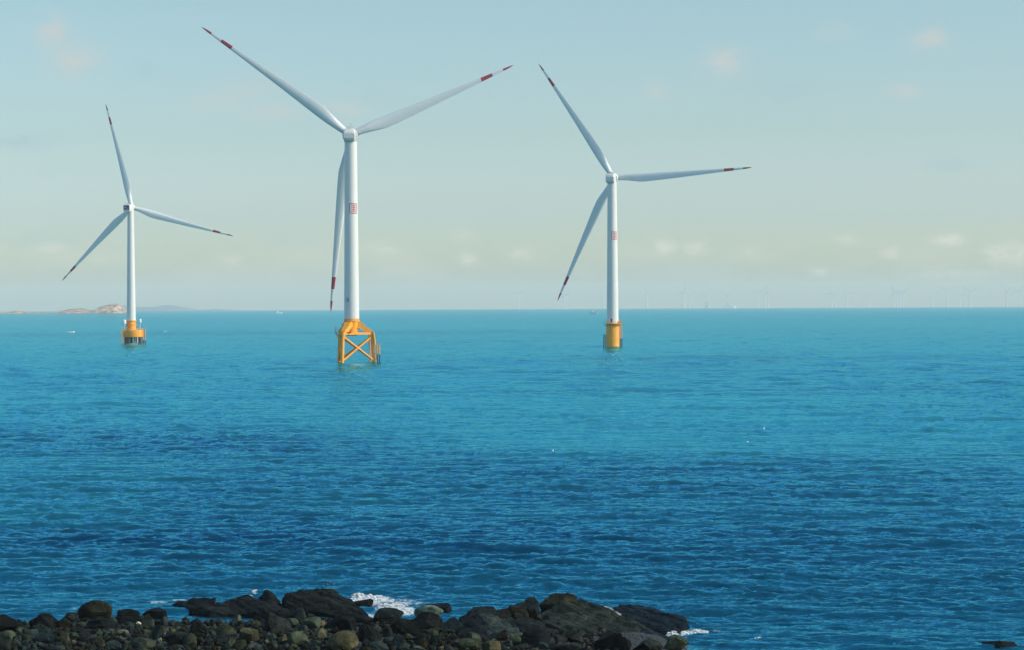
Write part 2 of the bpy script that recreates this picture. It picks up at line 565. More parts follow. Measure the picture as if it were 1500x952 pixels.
def make_sea():
    fh = 2458.0 * CAM_H
    rows = [150.0]
    while rows[-1] < 27000:
        r = rows[-1]
        rows.append(r + max(0.22, 0.36 * r * r / fh if r < 9000 else 0.42 * 81e6 / fh * (r / 9000) ** 1.0))
    rows = np.array(rows)
    a_in = np.linspace(-0.235, 0.235, 640)
    a_out = np.linspace(0.24, 1.3, 120)
    ang = np.concatenate([-a_out[::-1], a_in, a_out])
    A, Rr = np.meshgrid(ang, rows)
    X, Y = Rr * np.sin(A), Rr * np.cos(A)
    Z = drop(Rr)
    t1 = ocean_tile(512, 150.0, 6.2, 0.145, R(-94), 3, 0.85, 7.0)
    t2 = ocean_tile(512, 61.0, 2.7, 0.092, R(-87), 5, 0.8, 5.0)
    t3 = ocean_tile(256, 420.0, 22.0, 0.15, R(-93), 8, 0.7, 12.0)
    t4 = ocean_tile(512, 31.0, 1.4, 0.036, R(-90), 12, 0.6, 4.0)
    near_shore = (sstep(-1.5, 9.0, Y - waterline(X)) * 0.55 + sstep(4, 40, Y - waterline(X)) * 0.35 + 0.10)
    amp1 = (1 - sstep(1100, 2600, Rr)) * near_shore
    amp2 = (1 - sstep(450, 1100, Rr)) * near_shore
    t5 = ocean_tile(512, 640.0, 21.0, 0.36, R(-93), 15, 0.3, 12.0)
    amp5 = sstep(420, 900, Rr) * (1 - sstep(2600, 5200, Rr))
    amp4 = (1 - sstep(280, 560, Rr)) * near_shore
    amp3 = (1 - sstep(1500, 4000, Rr)) * near_shore
    gust = 0.75 + 0.55 * fbm(np.stack([X * 0.012, Y * 0.02, 0 * X], -1), 3, 21)
    dX = dY = 0
    c, s = math.cos(0.16), math.sin(0.16)
    for t, L, amp, g_ in ((t1, 150.0, amp1, 0.0), (t2, 61.0, amp2, 0.0), (t3, 420.0, amp3, 0.0), (t4, 31.0, amp4, 0.0), (t5, 640.0, amp5, 0.0)):
        u, v = X / L, Y / L
        w = amp * (gust if L < 200 else 1)
        Z = Z + sample(t[0], u, v) * w
        dX = dX + sample(t[1], u, v) * w
        dY = dY + sample(t[2], u, v) * w
    # second, turned copy of the chop hides the tile's repeat
    u, v = (X * c - Y * s) / 193.0, (X * s + Y * c) / 193.0
    Z = Z + 0.55 * sample(t1[0], u, v) * amp1 * gust
    # water colour: shallow turquoise sand water and deeper blue tongues, as a field over the sea bed
    P = np.stack([X * 0.006, Y * 0.0035, 0 * X], -1)
    warp = fbm(P * 3, 3, 41)
    tint = 0.56 * sstep(270, 620, Rr + 90 * warp) + 0.12 + 0.12 * fbm(P, 4, 44)
    streak = fbm(np.stack([X * 0.018 + 0.004 * Y, Y * 0.020, 0 * X], -1), 6, 61, 0.62)
    tint = tint + 0.34 * streak * sstep(180, 420, Rr) * (1 - 0.6 * sstep(3000, 9000, Rr))
    foam = np.zeros_like(X)  # also carries the reflections painted at the turbine feet
    far_c = 0.85
    nz = fbm(np.stack([X / (Rr * 0.04), np.log(Rr) * 30, 0 * X], -1), 3, 50)
    inv = CAM_H / Rr
    for (px, py, wx, wy, am) in PATCHES:
        p = on_sea(px, py)
        r0 = math.hypot(p[0], p[1])
        a0 = math.atan2(p[0], p[1])
        da = (A - a0) / (wx / F_PX)
        dr = (inv - CAM_H / r0) / (wy / F_PX) + 0.55 * nz
        tint = tint + am * np.exp(-(da ** 4) * 0.6 - dr ** 2)
    for (px, py, wx, wy, am) in FOAM_REFLECTION_BLOBS:
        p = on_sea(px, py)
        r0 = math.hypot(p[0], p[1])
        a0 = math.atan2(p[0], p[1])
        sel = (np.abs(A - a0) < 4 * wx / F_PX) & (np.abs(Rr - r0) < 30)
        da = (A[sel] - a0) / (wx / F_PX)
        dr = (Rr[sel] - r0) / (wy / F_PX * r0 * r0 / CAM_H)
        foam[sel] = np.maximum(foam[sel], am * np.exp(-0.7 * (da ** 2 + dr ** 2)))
    # sparse whitecaps
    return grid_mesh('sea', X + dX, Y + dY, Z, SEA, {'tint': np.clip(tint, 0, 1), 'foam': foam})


tag(make_sea(), 'choppy blue green sea reaching to the horizon', kind='structure')
tag(make_shore(), 'dark stony shore under the boulders', kind='structure')


# ------------------------------------------------------------------ wind turbines
def superellipse(w, h, n, cnt=40):
    out = []
    for i in range(cnt):
        t = 2 * math.pi * i / cnt
        c, s = math.cos(t), math.sin(t)
        out.append((w / 2 * math.copysign(abs(c) ** (2 / n), c), h / 2 * math.copysign(abs(s) ** (2 / n), s)))
    return out


def blade_mesh(L, name='blade'):
    S = [0.02, 0.035, 0.055, 0.08, 0.11, 0.14, 0.17, 0.20, 0.23, 0.27, 0.32, 0.38, 0.45, 0.52, 0.60, 0.68, 0.75, 0.80, 0.801, 0.835, 0.869, 0.87, 0.90, 0.935, 0.936,
         0.955, 0.975, 0.99, 0.998, 1.0]
    cs = np.interp(S, [0, 0.05, 0.10, 0.15, 0.2, 0.25, 0.35, 0.5, 0.65, 0.8, 0.9, 0.96, 0.985, 1.0],
                   np.array([3.1, 3.1, 3.9, 4.9, 5.5, 5.4, 4.7, 3.65, 2.75, 1.85, 1.3, 0.9, 0.55, 0.06]) * L / 80)
    th = np.interp(S, [0, 0.05, 0.1, 0.2, 0.3, 0.5, 0.8, 1], [1.0, 0.98, 0.72, 0.42, 0.32, 0.24, 0.18, 0.16])
    tw = np.interp(S, [0, 0.1, 0.2, 0.35, 0.5, 0.75, 1], [22, 20, 14, 9, 5.5, 2.5, 0.5])
    xo = np.interp(S, [0, 0.06, 0.2, 0.5, 1], [0.5, 0.5, 0.36, 0.30, 0.28])
    n = 22
    mb = MB()
    rings = []
    for s, c, t, a, x0 in zip(S, cs, th, tw, xo):
        ring = []
        blend = min(1, max(0, (s - 0.045) / 0.13))
        blend = blend * blend * (3 - 2 * blend)
        ca, sa = math.cos(R(a + 3)), math.sin(R(a + 3))
        for i in range(n):
            p = 2 * math.pi * i / n
            # circle
            xc, yc = 0.5 - 0.5 * math.cos(p), 0.5 * math.sin(p)
            # airfoil
            xa = 0.5 - 0.5 * math.cos(p)
            yt = 5 * t * (0.2969 * math.sqrt(xa) - 0.126 * xa - 0.3516 * xa ** 2 + 0.2843 * xa ** 3 - 0.1015 * xa ** 4)
            cam_ = 0.03 * (1 - (2 * xa - 1) ** 2)
            ya = -cam_ + (yt if math.sin(p) >= 0 else -yt)
            yy = yc * (1 - blend) + ya * blend
            x, y = (xc - x0) * c, yy * c
            # chord: leading edge -X and towards +Y
            X = x * ca + y * sa
            Y = -x * sa + y * ca
            Y += 1.2 * s ** 2.4
            ring.append((X, Y, s * L))
        rings.append(ring)
    vs = [p for r in rings for p in r]
    fs, ms = [], []
    for k in range(len(S) - 1):
        mid = (S[k] + S[k + 1]) / 2
        red = 0.80 < mid < 0.869 or mid > 0.9355
        for i in range(n):
            j = (i + 1) % n
            fs.append((k * n + i, (k + 1) * n + i, (k + 1) * n + j, k * n + j))
            ms.append(1 if red else 0)
    fs += [tuple(range(n)), tuple(range(len(vs) - 1, len(vs) - n - 1, -1))]
    ms += [0, 1]
    me = bpy.data.meshes.new(name)
    me.from_pydata(vs, [], fs)
    me.materials.append(BLADE)
    me.materials.append(RED)
    me.polygons.foreach_set('material_index', ms)
    me.polygons.foreach_set('use_smooth', [True] * len(fs))
    me.set_sharp_from_angle(angle=R(50))
    me.update()
    return me


def add_rotor(root, hub_world, yaw, L, phase, style, blades=None):
    """nacelle, generator, hub and blades; yaw = clockwise angle of the upwind axis from +Y"""
    tilt = R(5)
    base = root.location
    ov = 6.6
    M = Matrix.Translation(Vector(hub_world) - Vector(base)) @ Matrix.Rotation(-yaw, 4, 'Z') @ Matrix.Rotation(tilt, 4, 'X')
    # frame: origin at the hub, +Y upwind (away from the shore), nacelle at -Y
    k = L / 80
    me = blade_mesh(L)
    hub = MB()
    hub.lathe([(0.3, 2.5), (1.1, 2.3), (1.8, 1.6), (2.15, 0.6), (2.2, -0.6), (2.15, -1.9)][::-1], 32, axis='Y')
    h = hub.build('hub', WHITE, root, smooth=40)
    h.matrix_local = M
    for i in range(3):
        b = bpy.data.objects.new('blade', me)
        COL.objects.link(b)
        b.parent = root
        ph, sc = blades[i] if blades else (phase + i * 2 * math.pi / 3, 1.0)
        b.matrix_local = M @ Matrix.Rotation(R(90) - ph, 4, 'Y') @ Matrix.Rotation(R(-2), 4, 'X') @ Matrix.Scale(sc, 4, (0, 0, 1))
    if style == 'drum':
        g = MB()
        g.lathe([(2.3, -5.0), (3.15, -4.9), (3.3, -4.6), (3.3, -2.6), (3.15, -2.3), (2.2, -2.1)], 48, axis='Y')
        go = g.build('generator_ring', WHITE, root, smooth=35)
        go.matrix_local = M
        secs = [(-4.85, 5.0, 5.7), (-7.5, 5.05, 5.9), (-8.8, 5.05, 5.8), (-9.8, 5.0, 5.4), (-10.6, 4.95, 4.6), (-11.15, 4.9, 3.4), (-11.4, 4.8, 2.0)]
        ex = 6.5
    else:
        g = MB()
        g.lathe([(1.8, -4.2), (2.35, -4.1), (2.45, -3.6), (2.45, -2.4), (2.3, -2.1)], 40, axis='Y')
        go = g.build('generator_ring', WHITE, root, smooth=35)
        go.matrix_local = M
        secs = [(-4.1, 4.0, 4.3), (-8, 4.4, 4.7), (-12.0, 4.4, 4.7), (-12.4, 4.3, 4.6)]
        ex = 7.0
    nb = MB()
    cnt = 44
    vs, fs = [], []
    for (y, w, hh) in secs:
        vs += [(a, y, b_) for a, b_ in superellipse(w, hh, ex, cnt)]
    for q in range(len(secs) - 1):
        for i in range(cnt):
            j = (i + 1) % cnt
            fs.append((q * cnt + i, q * cnt + j, (q + 1) * cnt + j, (q + 1) * cnt + i))
    fs += [tuple(range(cnt)), tuple(range(len(vs) - 1, len(vs) - cnt - 1, -1))]
    nb.add(vs, fs)
    no = nb.build('nacelle', WHITE, root, smooth=40)
    no.matrix_local = M
    rail = MB()
    zt = secs[1][2] / 2
    for x in (-1.6, 0, 1.6):
        for y in (-9, -6):
            rail.tube((x, y, zt - 0.25), (x, y, zt + 1.0), 0.06, n=6)
    for z in (0.55, 1.0):
        rail.tube((-1.6, -6, zt + z), (1.6, -6, zt + z), 0.05, n=6)
        rail.tube((-1.6, -9, zt + z), (1.6, -9, zt + z), 0.05, n=6)
        for x in (-1.6, 1.6):
            rail.tube((x, -9, zt + z), (x, -6, zt + z), 0.05, n=6)
    rail.tube((0.6, -8.2, zt - 0.2), (0.6, -8.2, zt + 2.2), 0.07, n=6)
    rail.box((0.6, -8.2, zt + 2.3), (0.5, 0.2, 0.25))
    ro = rail.build('roof_railing', GREY, no)
    if style == 'box':
        p = MB()
        p.box((0, -12.47, 0.55), (4.1, 0.1, 2.9))
        po = p.build('rear_panel', SLATE, no)
        q = MB()
        for (x, z, w, hh) in ((-1.0, 0.05, 1.3, 0.28), (-1.45, 0.3, 0.28, 0.7), (-0.55, 0.45, 0.3, 0.5), (0.75, -0.45, 1.0, 0.3), (0.35, 0.2, 0.22, 0.7)):
            q.box((x, -12.55, z + 0.3), (w, 0.04, hh))
        q.build('panel_lettering', GREY, po)
    return M


def tower(root, z0, z1, r0, r1, x=0, y=0):
    mb = MB()
    prof = []
    n = 5
    for i in range(n):
        a, b = z0 + (z1 - z0) * i / n, z0 + (z1 - z0) * (i + 1) / n
        ra, rb = r0 + (r1 - r0) * i / n, r0 + (r1 - r0) * (i + 1) / n
        prof += [(ra, a + 0.02), (rb, b - 0.25)]
        if i < n - 1:
            prof += [(rb + 0.035, b - 0.22), (rb + 0.035, b - 0.02)]
    mb.lathe(prof, 64, (x, y, 0))
    return mb.build('tower', WHITE, root, smooth=30)


def stroke_on_tower(mb, zc, rad, u0, u1, v0, v1, y=0):
    """a painted stroke: angles u (from facing the shore, towards +X), heights v"""
    n = max(2, int(abs(u1 - u0) / 0.06) + 1)
    for rr in (0.03,):
        vs, fs = [], []
        for i in range(n + 1):
            a = u0 + (u1 - u0) * i / n
            for v in (v0, v1):
                for q in (0.0, rr):
                    r_ = rad(zc + v) + q
                    vs.append((r_ * math.sin(a), -r_ * math.cos(a), zc + v))
        for i in range(n):
            b = i * 4
            fs += [(b + 1, b + 5, b + 7, b + 3), (b + 2, b + 3, b + 7, b + 6), (b, b + 4, b + 5, b + 1)]
        fs += [(0, 1, 3, 2), (n * 4, n * 4 + 2, n * 4 + 3, n * 4 + 1)]
        mb.add(vs, fs)


def emblem(parent, zc, rad, u0, u1, hgt, thick):
    """square seal: an open frame round a ladder of bars"""
    mb = MB()
    W = u1 - u0
    S = lambda a, b, c, d: stroke_on_tower(mb, zc, rad, u0 + W * a, u0 + W * b, hgt * (c - 0.5), hgt * (d - 0.5))
    t = thick
    S(0.0, t, 0.0, 1.0 - t)                      # tall upright
    S(0.0, 1.0, 1.0 - t, 1.0)                    # top bar
    S(1.0 - t, 1.0, 0.0, 1.0 - t)                # other upright
    for v in (0.78, 0.60, 0.42):
        S(0.26, 0.86, v - t * 0.45, v + t * 0.45)
    S(0.52, 0.52 + t, 0.05, 0.9)
    S(0.26, 0.26 + t, 0.0, 0.28)
    S(0.26 + t, 0.86, 0.0, t * 0.9)
    S(0.78, 0.78 + t, t, 0.28)
    S(0.26 + t, 0.78, 0.28 - t * 0.9, 0.28)
    return mb.build('emblem', EMBLEM, parent)


def railing(mb, pts, h=1.1, closed=True, r=0.05):
    pts = [Vector(p) for p in pts]
    n = len(pts)
    for p in pts:
        mb.tube(p, p + Vector((0, 0, h)), r, n=6)
    for i in range(n if closed else n - 1):
        a, b = pts[i], pts[(i + 1) % n]
        for q in (h * 0.55, h):
            mb.tube(a + Vector((0, 0, q)), b + Vector((0, 0, q)), r * 0.8, n=6)


def ladder(mb, x, y, z0, z1, w=0.8, r=0.14, rungs=True):
    mb.tube((x - w / 2, y, z0), (x - w / 2, y, z1), r, n=8)
    mb.tube((x + w / 2, y, z0), (x + w / 2, y, z1), r, n=8)
    if rungs:
        z = z0 + 0.4
        while z < z1:
            mb.tube((x - w / 2, y, z), (x + w / 2, y, z), 0.06, n=6)
            z += 0.6


# ---- the jacket turbine ------------------------------------------------------
b2 = on_sea(515.5, 530.5)
D2 = b2[1]
S2 = D2 / F_PX
Z2 = lambda py: float(at(515, py, D2)[2]) - b2[2]
t2 = empty('wind_turbine', b2)
tag(t2, 'largest white wind turbine standing on a yellow lattice jacket, tower with red emblem', 'wind turbine', 'offshore wind turbines')
hub2 = at(513.3, 198.6, D2 + 6.5)
zt0, zt1 = Z2(467.5), Z2(207.5)
rad2 = lambda z: 3.32 + (2.72 - 3.32) * (z - zt0) / (zt1 - zt0)
tw2 = tower(t2, zt0, zt1, 3.32, 2.72)
add_rotor(t2, hub2, R(3.0) + math.atan2(b2[0], b2[1]), 79.6, R(23.0), 'drum', [(R(23.0), 0.985), (R(143.9), 1.018), (R(263.0), 0.998)])
emblem(tw2, Z2(306.5), rad2, R(-13), R(62), 4.6, 0.08)
num = MB()
U = lambda px: math.asin(max(-0.98, min(0.98, (px - 514.6) * S2 / 3.25)))
zn = Z2(440)
for (xa, xb, va, vb) in ((505.3, 507.2, 0.85, 1.0), (506.9, 507.2, 0.0, 1.0), (505.3, 507.2, -0.15, 0.0), (505.3, 505.6, -1, -0.15), (505.3, 507.2, -1, -0.85),
                         (508.3, 508.75, -1, 1), (509.7, 510.15, -1, 1), (510.9, 511.35, -1, 1), (509.2, 511.9, 0.25, 0.45), (509.2, 511.9, -0.45, -0.25)):
    stroke_on_tower(num, zn, rad2, U(xa), U(xb), va, vb)
num.build('tower_number', INK, tw2)
jk = empty('jacket_foundation')
jk.parent = t2
zp = Z2(488)             # girder height
RJ_T, RJ_B = 8.8, 10.1
A3 = [R(2), R(129), R(248)]
leg_t = [Vector((RJ_T * math.cos(a), RJ_T * math.sin(a), zp)) for a in A3]
leg_b = [Vector((RJ_B * math.cos(a), RJ_B * math.sin(a), -3.0)) for a in A3]
for a, b in zip(leg_t, leg_b):
    m = MB()
    m.tube(b, a + Vector((0, 0, 0.9)), 0.82, 0.80, n=20)
    m.tube(a - Vector((0, 0, 1.2)), a + Vector((0, 0, 0.7)), 0.98, n=20)
    m.build('leg', YELLOW, jk, smooth=40)
for i in range(3):
    j = (i + 1) % 3
    for (p, q) in ((i, j), (j, i)):
        m = MB()
        a = leg_b[p].lerp(leg_t[p], 0.24)
        b = leg_b[q].lerp(leg_t[q], 0.93)
        m.tube(a, b, 0.48, n=14)
        m.build('brace', YELLOW, jk, smooth=40)
for i in range(3):
    j = (i + 1) % 3
    m = MB()
    m.beam(leg_t[i] + Vector((0, 0, 0.0)), leg_t[j] + Vector((0, 0, 0.003 * i)), 1.5, 0.8)
    m.build('girder', YELLOW, jk)
col = MB()
col.lathe([(2.2, zp - 0.9), (2.7, zp - 0.4), (2.9, zp + 2), (3.25, zt0 - 1.3), (3.55, zt0 - 1.2), (3.55, zt0 - 0.7), (3.3, zt0 - 0.6), (3.3, zt0)], 48)
col.build('transition_column', YELLOW, jk, smooth=30)
for i, a in enumerate(A3):
    m = MB()
    d = Vector((math.cos(a), math.sin(a), 0))
    s = Vector((-d.y, d.x, 0))
    # tapering box strut from the column top down to the leg head
    top, bot = d * 2.6 + Vector((0, 0, zt0 - 1.6)), d * (RJ_T + 0.2) + Vector((0, 0, zp + 0.5))
    w0, w1 = 1.7, 0.95
    up = Vector((0, 0, 1.0))
    dn = 1.9 if i == 0 else 1.5
    vs = [top + s * w0 - up * dn, top - s * w0 - up * dn, top - s * w0 + up * 0.9, top + s * w0 + up * 0.9,
          bot + s * w1 - up * 1.1, bot - s * w1 - up * 1.1, bot - s * w1 + up * 0.75, bot + s * w1 + up * 0.75]
    m.add(vs, [(0, 1, 2, 3), (7, 6, 5, 4), (0, 4, 5, 1), (1, 5, 6, 2), (2, 6, 7, 3), (3, 7, 4, 0)])
    if i:  # stiffener plate under the two landward struts
        e = 0.16
        p0, p1, p2 = d * 2.5 + Vector((0, 0, zt0 - 2.4)), d * (RJ_T - 0.3) + Vector((0, 0, zp - 0.2)), d * 2.4 + Vector((0, 0, zp - 0.2))
        vs = [p + s * e * k for k in (1, -1) for p in (p0, p1, p2)]
        m.add(vs, [(0, 1, 2), (5, 4, 3), (0, 3, 4, 1), (1, 4, 5, 2), (2, 5, 3, 0)])
    m.build('strut', YELLOW, jk)
plat = MB()
pp = [Vector((9.3 * math.cos(a), 9.3 * math.sin(a), 0)) for a in (R(95), R(126), R(160), R(215), R(246), R(275))]
pp = [p * 0.86 for p in pp]
pz = zp + 0.75
plat.add([(p.x, p.y, pz) for p in pp] + [(p.x, p.y, pz + 0.12) for p in pp],
         [tuple(range(5, -1, -1)), tuple(range(6, 12))] + [(i, (i + 1) % 6, 6 + (i + 1) % 6, 6 + i) for i in range(6)])
for p in (pp[2], pp[3]):
    plat.beam((p.x, p.y, pz), (p.x * 0.80, p.y * 0.86, zp - 2.0), 0.22, 0.22)
dk = [Vector((RJ_T * 0.97 * math.cos(a), RJ_T * 0.97 * math.sin(a), 0)) for a in A3]
plat.add([(p.x, p.y, zp + 0.45) for p in dk] + [(p.x, p.y, zp + 0.6) for p in dk], [(2, 1, 0), (3, 4, 5)] + [(i, (i + 1) % 3, 3 + (i + 1) % 3, 3 + i) for i in range(3)])
plat.build('platform', YELLOW, jk)
pr = MB()
railing(pr, [(p.x, p.y, pz + 0.12) for p in (pp[1], pp[2], (pp[2] + pp[3]) / 2, pp[3], pp[4])], 1.2, False, 0.06)
pr.build('railing', GREY, jk)
dav = MB()
dav.tube((-7.2, -1.5, pz + 0.1), (-7.2, -1.5, pz + 2.2), 0.14, n=10)
dav.tube((-7.2, -1.5, pz + 2.2), (-6.2, -1.5, pz + 2.8), 0.1, n=10)
dav.build('davit_crane', GREY, jk, smooth=40)
bl = MB()
xb = RJ_B + 1.5
bl.tube((RJ_T + 0.7, -0.6, zp + 1.0), (RJ_T + 1.6, -0.6, zp - 5.5), 0.34, n=12)
bl.tube((RJ_T + 1.6, -0.6, zp - 5.5), (xb, -0.6, zp - 5.6), 0.25, n=10)
ladder(bl, xb + 0.1, -0.6, 3.6, zp - 4.4, 1.0, 0.24)
bl.tube((RJ_B - 0.4, -0.4, 4.2), (xb, -0.6, 4.2), 0.2, n=8)
bl.build('boat_landing', YELLOW, jk, smooth=40)
bf = MB()
ladder(bf, xb + 0.1, -0.6, -1.5, 3.6, 1.0, 0.25)
bf.build('landing_fender', DARKSTEEL, jk, smooth=40)
rj = MB()
for q, (dx, dy) in enumerate(((-1.0, -0.9), (-1.5, -0.2))):
    rj.tube((RJ_T + dx, dy, zp), (RJ_B + dx - 0.5, dy, -2), 0.17, n=8)
rj.build('cable_tube', YELLOW, jk, smooth=40)

# ---- the monopile turbine ------------------------------------------------------
b3 = on_sea(897.6, 507.6)
D3 = b3[1]
S3 = D3 / F_PX
Z3 = lambda py: float(at(897.6, py, D3)[2]) - b3[2]
t3 = empty('wind_turbine', b3)
tag(t3, 'white wind turbine on a plain yellow round pile, one blade held level', 'wind turbine', 'offshore wind turbines')
zt0, zt1 = Z3(474), Z3(267)
tw3 = tower(t3, zt0, zt1, 3.45, 2.65)
rad3 = lambda z: 3.45 + (2.65 - 3.45) * (z - zt0) / (zt1 - zt0)
add_rotor(t3, at(898.9, 261.3, D3 + 6.5), R(12) + math.atan2(b3[0], b3[1]), 204.2 * S3, R(3.3), 'drum')
emblem(tw3, Z3(346), rad3, R(-12), R(58), 4.8, 0.09)
pile = MB()
pile.lathe([(3.9, -4), (3.9, zt0 - 9), (3.95, zt0 - 8.95), (3.95, zt0 - 8.6), (3.9, zt0 - 8.55), (3.9, zt0 - 0.5), (3.6, zt0 - 0.4), (3.6, zt0)], 48)
po = pile.build('monopile', YELLOW, t3, smooth=30)
ring = MB()
ring.lathe([(3.92, zt0 - 1.0), (5.0, zt0 - 0.55), (5.3, zt0 - 0.5), (5.3, zt0 - 0.3), (3.62, zt0 - 0.28)], 32)
ro3 = ring.build('platform', YELLOW, t3, smooth=30)
rr = MB()
railing(rr, [(5.2 * math.cos(R(a)), 5.2 * math.sin(R(a)), zt0 - 0.3) for a in range(0, 360, 24)], 1.2, True, 0.07)
rr.build('railing', YELLOW, ro3)
box = MB()
box.box((4.6, -1.0, zt0 + 0.5), (1.6, 2.0, 1.5))
box.tube((4.0, -2.6, zt0 - 0.3), (4.0, -2.6, zt0 + 2.2), 0.14, n=8)
box.tube((4.0, -2.6, zt0 + 2.2), (5.4, -2.6, zt0 + 2.7), 0.12, n=8)
box.build('equipment_box', YELLOW, ro3)
for sx in (-1, 1):
    l = MB()
    ladder(l, sx * 4.9, -0.8, 5.0, zt0 - 1.0 if sx > 0 else zt0 - 6, 0.9, 0.2)
    for z in (6.0, zt0 - 6.5):
        l.tube((sx * 3.8, -0.6, z), (sx * 4.9, -0.8, z), 0.14, n=8)
    lo = l.build('boat_landing', YELLOW if sx > 0 else DARKSTEEL, t3, smooth=40)
    d = MB()
    ladder(d, sx * 4.9, -0.8, -1.5, 5.0, 0.9, 0.24)
    d.tube((sx * 3.8, -0.6, 2.4), (sx * 4.9, -0.8, 2.4), 0.14, n=8)
    d.build('landing_fender', DARKSTEEL, lo, smooth=40)
d3 = MB()
stroke_on_tower(d3, zt0 + 1.6, rad3, R(-22), R(-6), -1.1, 1.1)
d3.build('door', SLATE, tw3)

# ---- the pile cap turbine ------------------------------------------------------
b1 = on_sea(194.0, 502.0)
D1 = b1[1]
S1 = D1 / F_PX
Z1 = lambda py: float(at(194, py, D1)[2]) - b1[2]
t1 = empty('wind_turbine', b1)
tag(t1, 'smallest white wind turbine on a round yellow pile cap with dark piles', 'wind turbine', 'offshore wind turbines')
zt0, zt1 = Z1(470), Z1(306)
xo1 = -0.9
b1x = float(at(192.3, 470, D1)[0] - b1[0])
tw1 = tower(t1, zt0, zt1, 3.05, 2.1, b1x)
add_rotor(t1, at(193.1, 304.5, D1 + 7.5), R(17) + math.atan2(b1[0], b1[1]), 157.0 * S1, R(-16.2), 'box')
cap = MB()
zc0, zc1 = Z1(493.3), Z1(482.5)
cap.lathe([(6.3, zc0), (6.9, zc0 + 0.25), (7.0, zc0 + 0.6), (7.0, zc1 - 0.3), (6.8, zc1), (3.4, zc1 + 0.02)], 48, (0.6, 0, 0))
capo = cap.build('pile_cap', YELLOW, t1, smooth=30)
neck = MB()
neck.lathe([(3.25, zc1 - 0.02), (3.15, zt0 - 3.2), (3.5, zt0 - 3.1), (3.5, zt0 - 2.2), (3.15, zt0 - 2.1), (3.15, zt0 - 0.5), (3.6, zt0 - 0.4), (3.6, zt0)], 40, (b1x, 0, 0))
neck.build('transition_column', YELLOW, t1, smooth=30)
for i in range(8):
    a = R(22.5 + 45 * i)
    m = MB()
    c, s = math.cos(a), math.sin(a)
    m.tube((0.6 + 5.1 * c, 5.1 * s, zc0 + 0.1), (0.6 + 6.4 * c, 6.4 * s, -3), 0.95, n=16)
    m.build('pile', RUST if i in (6,) else DARKSTEEL, t1, smooth=40)
for (x, y) in ((-5.6, -5.6), (8.3, -1.5)):
    l = MB()
    ladder(l, x, y, zc0 - 4.2 if x < 0 else 2.2, zc1 + 0.9, 1.5, 0.28)
    for z in (zc1 - 0.5, zc0 + 0.6):
        l.tube((x, y, z), (x * 0.78 + 0.2, y * 0.78, z), 0.2, n=8)
    l.build('boat_landing', YELLOW, t1, smooth=40)
for x in (2.6, 4.3):
    l = MB()
    l.tube((x, -6.5, -2), (x, -5.2, zc0 + 0.1), 0.36, n=10)
    l.build('cable_tube', GREY, t1, smooth=40)
fe = MB()
ladder(fe, 8.4, -1.5, -1.5, 2.2, 1.3, 0.3)
fe.build('landing_fender', DARKSTEEL, t1, smooth=40)
for (px, w, h, zb) in ((-5.0, 2.7, 2.8, Z1(475)), (6.2 + b1x, 1.4, 2.6, Z1(473.5))):
    e = MB()
    e.lathe([(w * 0.46, zb), (w * 0.5, zb + 0.2), (w * 0.5, zb + h - 0.4), (w * 0.3, zb + h)], 20, (px, -3.6 if px < 0 else -0.5, 0))
    eo = e.build('equipment_housing', BOATWHITE, t1, smooth=40)
    st = MB()
    yq = -3.6 if px < 0 else -0.5
    st.tube((px, yq, zc1 - 0.1), (px, yq, zb + 0.05), 0.22, n=8)
    st.tube((px, yq, zt0 - 1.2), (b1x, -0.5, zt0 - 1.2), 0.18, n=8)
    st.build('stand', GREY, eo)
crail = MB()
railing(crail, [(0.6 + 6.6 * math.cos(R(a)), 6.6 * math.sin(R(a)), zc1 - 0.05) for a in range(0, 360, 24)], 1.2, True, 0.07)
crail.build('railing', YELLOW, capo)

# ------------------------------------------------------------------ distant turbines
FAR = [(760, 432, 40), (826, 432.7, 10), (830.5, 433, 75), (884, 433, 0), (948, 430, 100), (1002, 428, 80), (1009, 433, 25), (1038, 432, 60), (1066, 432, 5),
       (1070, 432, 50), (1110.7, 430, 35), (1121, 430, 28), (1125, 430.5, 95), (1218, 429, 88), (1222.7, 432, 50), (1241, 431, 15), (1273, 436, 40),
       (1310, 428, 0), (1314, 430, 80), (1319, 430, 30), (1322.7, 431, 45), (1365, 434, 20), (1387, 426, 32), (1406.7, 434, 35), (1411.5, 431, 75),
       (1421, 428, 26), (1451, 433, 90), (1474.7, 426, 18), (1481, 437, 60), (1494.7, 427, 70)]
near_words = ['standing alone far beyond the tallest turbine', 'front one of a close pair beside the level blade tip', 'second one of a close pair by the lowered blade tip',
              'just beside the monopile tower', 'far alone past the monopile', 'taller of two crossing rotors past the monopile tower',
              'shorter of two crossing rotors past the monopile tower', 'rising above the pale offshore platform', 'rising over the low work vessel, first of a pair',
              'rising over the low work vessel, second of a pair', 'first of a trio past the work vessel', 'second of a trio past the work vessel', 'last of a trio past the work vessel',
              'upright taller one of a pair midway along the empty horizon', 'lower one of a pair midway along the empty horizon', 'faint single one just past the midway pair',
              'smallest and faintest one, alone before the dense cluster', 'brightest one at the start of a dense cluster of four', 'second tower in the dense cluster of four',
              'third tower in the dense cluster of four', 'last tower in the dense cluster of four', 'very faint one between the dense cluster and a tall open rotor',
              'tall one with two blades spread like a wide V', 'low one at the start of a leaning cluster of three', 'middle one of the leaning cluster of three',
              'tallest of the leaning cluster of three with a long level blade', 'very faint one before the last group', 'tall one in the last group by the picture edge',
              'lowest one in the last group by the picture edge', 'last tower at the very edge of the picture']


